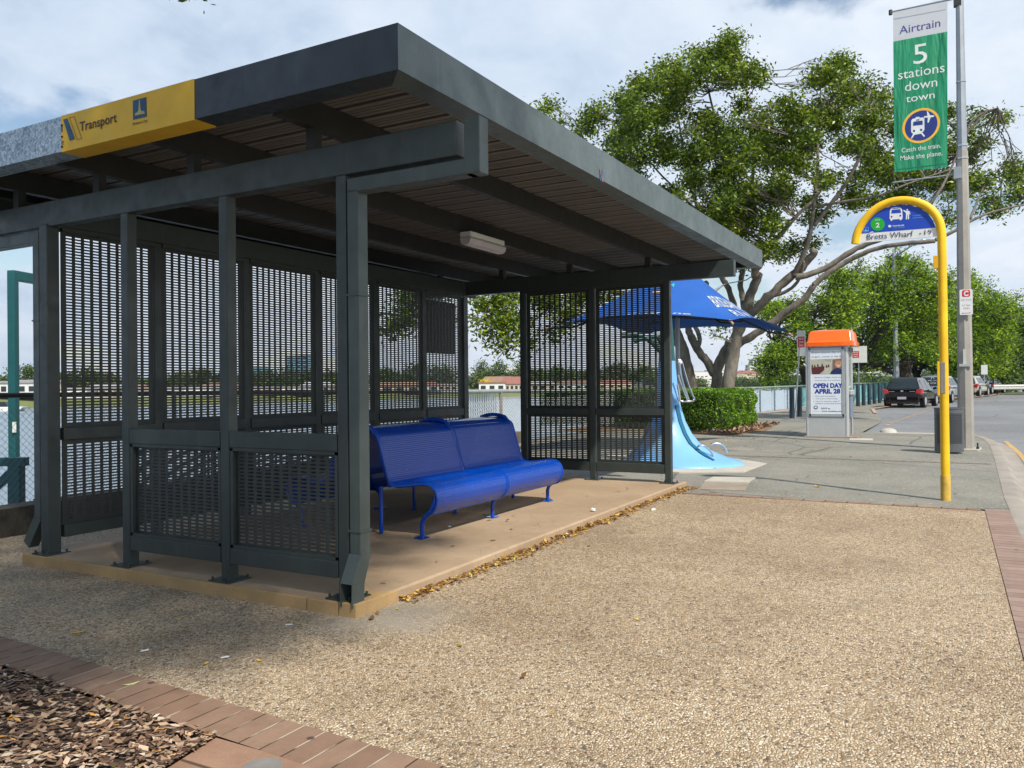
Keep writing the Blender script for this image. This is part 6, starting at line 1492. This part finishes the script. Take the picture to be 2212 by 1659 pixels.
def fartree(label, name, x, yb, yt, wpx, d, kind='round', mat=FARL, n_=3600, seed=0, group=None, size=None, z0=-.3):
    b = at(x, 845, d); k_ = d/FPX; base = Vector((b.x, b.y, z0)); H_ = at(x, yt, d).z-z0; W_ = wpx*k_
    t_ = thing(name, label, 'tree', tuple(base), group); m = MB(); r_ = max(.15, H_*.022)
    m.tube([base, base+Vector((0, 0, H_*.55)), base+Vector((0, 0, H_*.92))], [r_*1.6, r_, r_*.4], 6); rgf = np.random.default_rng(seed)
    cs, rr = [], []
    if kind == 'pine':
        for i in range(11):
            f = .24+.74*i/10; R1 = W_/2*(1.12-f)*1.25
            for j in range(7):
                a = j*.898+i*.5; e = base+Vector((math.cos(a)*R1, math.sin(a)*R1, H_*f+R1*.12)); m.tube([base+Vector((0, 0, H_*f)), e], [r_*.3, r_*.1], 4, False)
                for q in (.55, .95): cs.append(tuple(base+(e-base)*1.0*Vector((1, 1, 1)).x if 0 else Vector((base.x+math.cos(a)*R1*q, base.y+math.sin(a)*R1*q, base.z+H_*f+R1*.12*q)))); rr.append(max(.35, R1*.28))
        cs.append(tuple(base+Vector((0, 0, H_*.97)))); rr.append(.6)
        fl = .35
    else:
        nc = 26 if kind == 'round' else 20
        for i in range(nc):
            a = rgf.random()*6.283; q = math.sqrt(rgf.random()); f = rgf.uniform(.32, .95); R1 = W_/2*math.sqrt(max(.05, 1-((f-.5)/.52)**2))
            cs.append((base.x+math.cos(a)*R1*q*.85, base.y+math.sin(a)*R1*q*.85, base.z+H_*f*.97)); rr.append(W_*.5*rgf.uniform(.2, .36))
        for c in cs[:10]: m.tube([base+Vector((0, 0, H_*.3)), Vector(c)], [r_*.7, r_*.2], 4, False)
        fl = .8
    m.build('trunk', DRKB, t_)
    leafmesh('crown', leafcloud(cs, rr, n_, size or k_*4.2, seed, fl, sprig=6, asp=.7, droop=0), mat, t_); return t_
fartree('conical pine tree on the far bank at the left of the gap', 'pine_tree', 1041, 845, 778, 52, 380, 'pine', FARL, 2600, 1)
fartree('conical pine tree on the far bank in the middle of the gap', 'pine_tree', 1079, 845, 776, 58, 370, 'pine', DARKL, 2600, 2)
fartree('small bright yellow flowering tree behind the white shed', 'flowering_tree', 1046, 845, 823, 22, 352, 'round', YELL, 900, 3)
fartree('tall pale eucalyptus on the far bank right of the gap', 'gum_tree', 1126, 845, 784, 30, 380, 'loose', FARL, 1500, 4)
fartree('dull green tree on the far bank at the left side of the gap', 'far_tree', 1018, 845, 812, 26, 350, 'round', FARL, 1200, 5)
fartree('large spreading dark green tree on the far bank beside the left shelter post', 'far_tree', 52, 845, 789, 82, 214, 'round', DARKL, 3500, 6)
fartree('small dark tree on the far bank at the left edge of the picture', 'far_tree', 4, 845, 812, 60, 222, 'round', DARKL, 2000, 7)
labs = {150: 'dark tree group'}
k_ = 0
for x, w_, yt in ((140, 70, 806), (185, 80, 801), (235, 60, 808), (285, 60, 815), (345, 60, 812), (395, 70, 808), (440, 60, 800), (490, 60, 812), (545, 70, 808), (605, 90, 800), (665, 70, 803), (720, 60, 808), (830, 80, 800), (895, 90, 790), (950, 90, 795), (1060, 70, 812), (1100, 70, 812), (1160, 70, 800), (1215, 80, 796), (1270, 80, 800), (1330, 80, 790), (1390, 80, 792), (1440, 60, 800)):
    k_ += 1; fartree('rounded dark green tree in the tree line on the far river bank', 'far_tree', x, 845, yt, w_, bk(x, 1.16 if x < 1000 else 1.12), 'round', DARKL if k_ % 3 else FARL, 3600, 100+k_, 'tree line on the far river bank')
for x, w_, yt in ((1470, 40, 822), (1500, 50, 826), (1590, 60, 824), (1640, 60, 828), (1700, 80, 822), (1760, 110, 806), (1810, 90, 802), (1850, 70, 815), (1900, 90, 820), (1960, 90, 815), (2010, 90, 812)):
    k_ += 1; fartree('rounded green tree on the far bank below the city buildings', 'far_tree', x, 845, yt, w_, 640 if x < 1700 else 560, 'round', FARL if k_ % 2 else DARKL, 3600, 200+k_, 'trees below the distant city')
bt = thing('motor_boat', 'small white boat on the river at the left edge', 'boat', tuple(at(2, 881, 170)))
m = MB(); c = at(0, 881, 165); m.prism([(-3.4, 0), (3.4, 0), (4.6, 1.0), (-3.6, 1.0)], (c.x, c.y, -2.6), tuple(rt), (0, 0, 1), (-rt.y, rt.x, 0), 2); m.build('hull', WHITE, bt)
m = MB(); m.prism([(-2, 0), (1.6, 0), (.9, 1.0), (-1.8, 1.0)], (c.x, c.y, -1.6), tuple(rt), (0, 0, 1), (-rt.y, rt.x, 0), 1.6); m.build('cabin', CGLASS, bt)

# ================================================================== SMALL THINGS ON THE GROUND
mt = MatB('dry_leaf'); gg = mt.n('ShaderNodeNewGeometry')
mt.col(mt.ramp(gg.outputs['Random Per Island'], [(0, (.10, .045, .012)), (.35, (.24, .12, .03)), (.7, (.40, .21, .045)), (.93, (.58, .36, .06)), (1, (.42, .42, .05))])).rgh(.7)
mb = MB()
def lit(r):
    x = .3+r.random()*6.2; dens = .5+.5*math.sin(x*2.3)*math.sin(x*5.1+1)
    y = -.11-abs(r.normal(0, .035+.055*dens*(.4+.6*min(1, x/5))))
    return (x, y, gz(x)+.004+r.random()*.02*(1-min(1, (-y-.1)/.15)))
mb.add(*flakes(1700, lit, .040, 61, .25)); tag(struct('leaf_litter', mb, mt.m, None, 'stuff'), 'line of dry brown and yellow leaves along the front edge of the slab')
mb = MB(); mb.add([(x, y, gz(x)+.0045) for x in (.25, 6.4) for y in (-.2, -.1)], [(0, 1, 3, 2)])
def stray(r):
    x = r.uniform(6, 17); return (x, r.uniform(-3.3, 2.2), gz(x)+.004)
mb = MB(); mb.add(*flakes(260, stray, .045, 62, .12)); 
mb.add(*flakes(300, lambda r: (12+r.random()*6, 1.6+r.normal(0, .8), gz(15)+.006), .06, 63, .12))
tag(struct('leaf_litter', mb, mt.m, None, 'stuff'), 'scattered small dry leaves on the asphalt path')
mb = MB(); mb.add(*flakes(60, lambda r: (r.uniform(.3, 5.9), r.uniform(0, 1.8), .0), .05, 64, .12)); mb.v = [(x, y, z+gz(x)+.083) for x, y, z in mb.v]
mb.add(*flakes(60, lambda r: (r.uniform(-1.2, 5.5), r.uniform(-3.2, 3.5), .004), .045, 65, .12)); tag(struct('leaf_litter', mb, mt.m, None, 'stuff'), 'a few brown leaf scraps on the slab and the pebble paving')
YLF = paint('yellow_leaf', (.75, .48, .015), .5, 0, .1, 30); GLF = paint('pale_leaf', (.55, .60, .25), .5, 0, .1, 30)
def R7(x, y): return (x*.375, 1036.9+y*.375)
def R8(x, y): return (691.2+x*.4445, 921.7+y*.4445)
def leaf(x, y, fn, ln, mt_, lab, rot=0, z=None, name='fallen_leaf', curl=.25, wd=.36):
    q = hit(*fn(x, y), 2, .0 if z is None else z); zz0 = (gz(q.x) if z is None else z)+.004
    m = MB(); n_ = 7; vs = []
    for i in range(n_):
        t = i/(n_-1); s = math.sin(math.pi*t)**.8*wd/2; cz = curl*ln*((2*t-1)**2)*.5
        vs += [(ln*(t-.5), -ln*s, cz+.12*ln*s), (ln*(t-.5), 0, cz), (ln*(t-.5), ln*s, cz+.12*ln*s)]
    m.add(vs, [(3*i+j, 3*i+j+1, 3*i+j+4, 3*i+j+3) for i in range(n_-1) for j in (0, 1)])
    o = m.build(name, mt_, None, smooth=2); o.location = (q.x, q.y, zz0); o.rotation_euler = (0, 0, rot); tag(o, lab, 'leaf', 'fallen leaves by the bus stop'); return o
for (x, y, fn, ln, mt_, lab, r_) in ((450, 873, R7, .075, YLF, 'yellow leaf lying in the shaded pebble paving at the left', -.5), (1722, 712, R7, .07, YLF, 'curled bright yellow leaf beside the slab left of the downpipe', .3), (755, 1168, R7, .075, GLF, 'pale green leaf lying on the brick edging', -.4), (612, 1300, R7, .06, paint('lime_leaf', (.45, .50, .02)), 'lime green leaf on the wood chips near the bricks', .5), (703, 1368, R7, .06, YLF, 'rounded yellow leaf on the wood chips nearest the bricks', .2), (465, 1268, R7, .055, paint('orange_leaf', (.65, .30, .02)), 'orange leaf on the wood chips', .8), (785, 1642, R7, .07, YLF, 'yellow leaf on the wood chips at the bottom of the picture', .1), (660, 1646, R7, .055, paint('lime_leaf', (.45, .50, .02)), 'lime green leaf at the bottom edge of the mulch', 1.2), (1185, 1052, R7, .045, YLF, 'small golden leaf on the pebble paving left of the pair', .4), (1495, 1036, R7, .05, YLF, 'upright yellow leaf scrap on the pebble paving', 1.4), (1028, 803, R7, .05, YLF, 'thin yellow leaf in the dappled pebble paving', .1), (60, 1360, R7, .07, paint('orange_leaf', (.65, .30, .02)), 'large tan leaf in the mulch at the left edge', .9), (795, 690, R8, .055, YLF, 'orange yellow leaf in the litter beside the slab front', .2), (1545, 945, R8, .045, YLF, 'small yellow leaf alone on the open pebble paving', 1.0), (678, 1065, R8, .06, paint('olive_leaf', (.28, .20, .02)), 'olive brown leaf on the pebble paving', .9), (1307, 594, R8, .06, paint('brown_leaf', (.16, .08, .02)), 'brown leaf on the paving beyond the litter line', 0), (250, 935, R8, .09, paint('brown_leaf', (.16, .08, .02)), 'crumpled brown leaf right of the downpipe shoe', .5), (375, 890, R8, .04, paint('lime_leaf', (.45, .50, .02)), 'tiny lime leaf near the downpipe shoe', .9), (1020, 1450, R6, .13, paint('orange_leaf', (.65, .30, .02)), 'orange leaf on the asphalt beyond the brick course', .6)):
    leaf(x, y, fn, ln, mt_, lab, r_)
def butt(x, y, fn, lab, r_):
    q = hit(*fn(x, y), 2, 0); m = MB(); m.tube([(-.02, 0, .006), (.02, 0, .006)], .0045, 8); o = m.build('cigarette_end', SIGNW, None, smooth=True); o.location = (q.x, q.y, gz(q.x)+.003); o.rotation_euler = (0, 0, r_); tag(o, lab, 'cigarette end', 'cigarette ends on the paving')
butt(835, 981, R7, 'white cigarette end left of the other one on the pebbles', -.4); butt(1295, 1021, R7, 'white cigarette end in the sunny pebbles', -.5); butt(1665, 838, R7, 'white cigarette end near the slab corner', -.9)
def paper(x, y, z, s, lab, seed):
    q = hit(*R8(x, y), 2, z); rgp = random.Random(seed); bm = bmesh.new(); bmesh.ops.create_icosphere(bm, subdivisions=2, radius=s)
    for v in bm.verts: v.co *= rgp.uniform(.6, 1.25); v.co.z *= .5
    me = bpy.data.meshes.new('paper'); bm.to_mesh(me); bm.free(); me.materials.append(WHITE); o = bpy.data.objects.new('crumpled_paper', me); COL.objects.link(o); o.location = (q.x, q.y, z+s*.4); tag(o, lab, 'litter')
paper(1327, 408, .12, .03, 'crumpled white paper on the sunny part of the slab', 1); paper(628, 490, .095, .018, 'tiny scrap of white paper in the shade under the bench', 2); paper(1200, 523, .04, .018, 'white scrap in the leaf litter along the slab', 3)
m = MB(); q = hit(*R8(1618, 398), 2, .05); m.lathe([(.001, .012), (.03, .01), (.032, .0)], (q.x, q.y, gz(q.x)), 12, ax=(1.5, .8)); tag(m.build('flattened_cup', WHITE, None), 'flattened white cup lid on the paving at the end of the leaf line', 'litter')

# thin river haze between here and the hills
m = MB(); m.box((-3300, -1900, -8), (6600, 6600, 320)); hz = m.build('haze', paint('haze_surface', (1, 1, 1)), None)
hm = bpy.data.materials.new('haze_air'); hm.use_nodes = True; hn = hm.node_tree; hn.nodes.clear(); ho = hn.nodes.new('ShaderNodeOutputMaterial'); hv = hn.nodes.new('ShaderNodeVolumePrincipled')
hv.inputs['Color'].default_value = (.80, .88, 1, 1); hv.inputs['Density'].default_value = .00008; hv.inputs['Anisotropy'].default_value = .2; hn.links.new(hv.outputs[0], ho.inputs['Volume'])
hz.data.materials[0] = hm; hz['kind'] = 'stuff'; hz['label'] = 'thin pale haze over the river and hills'
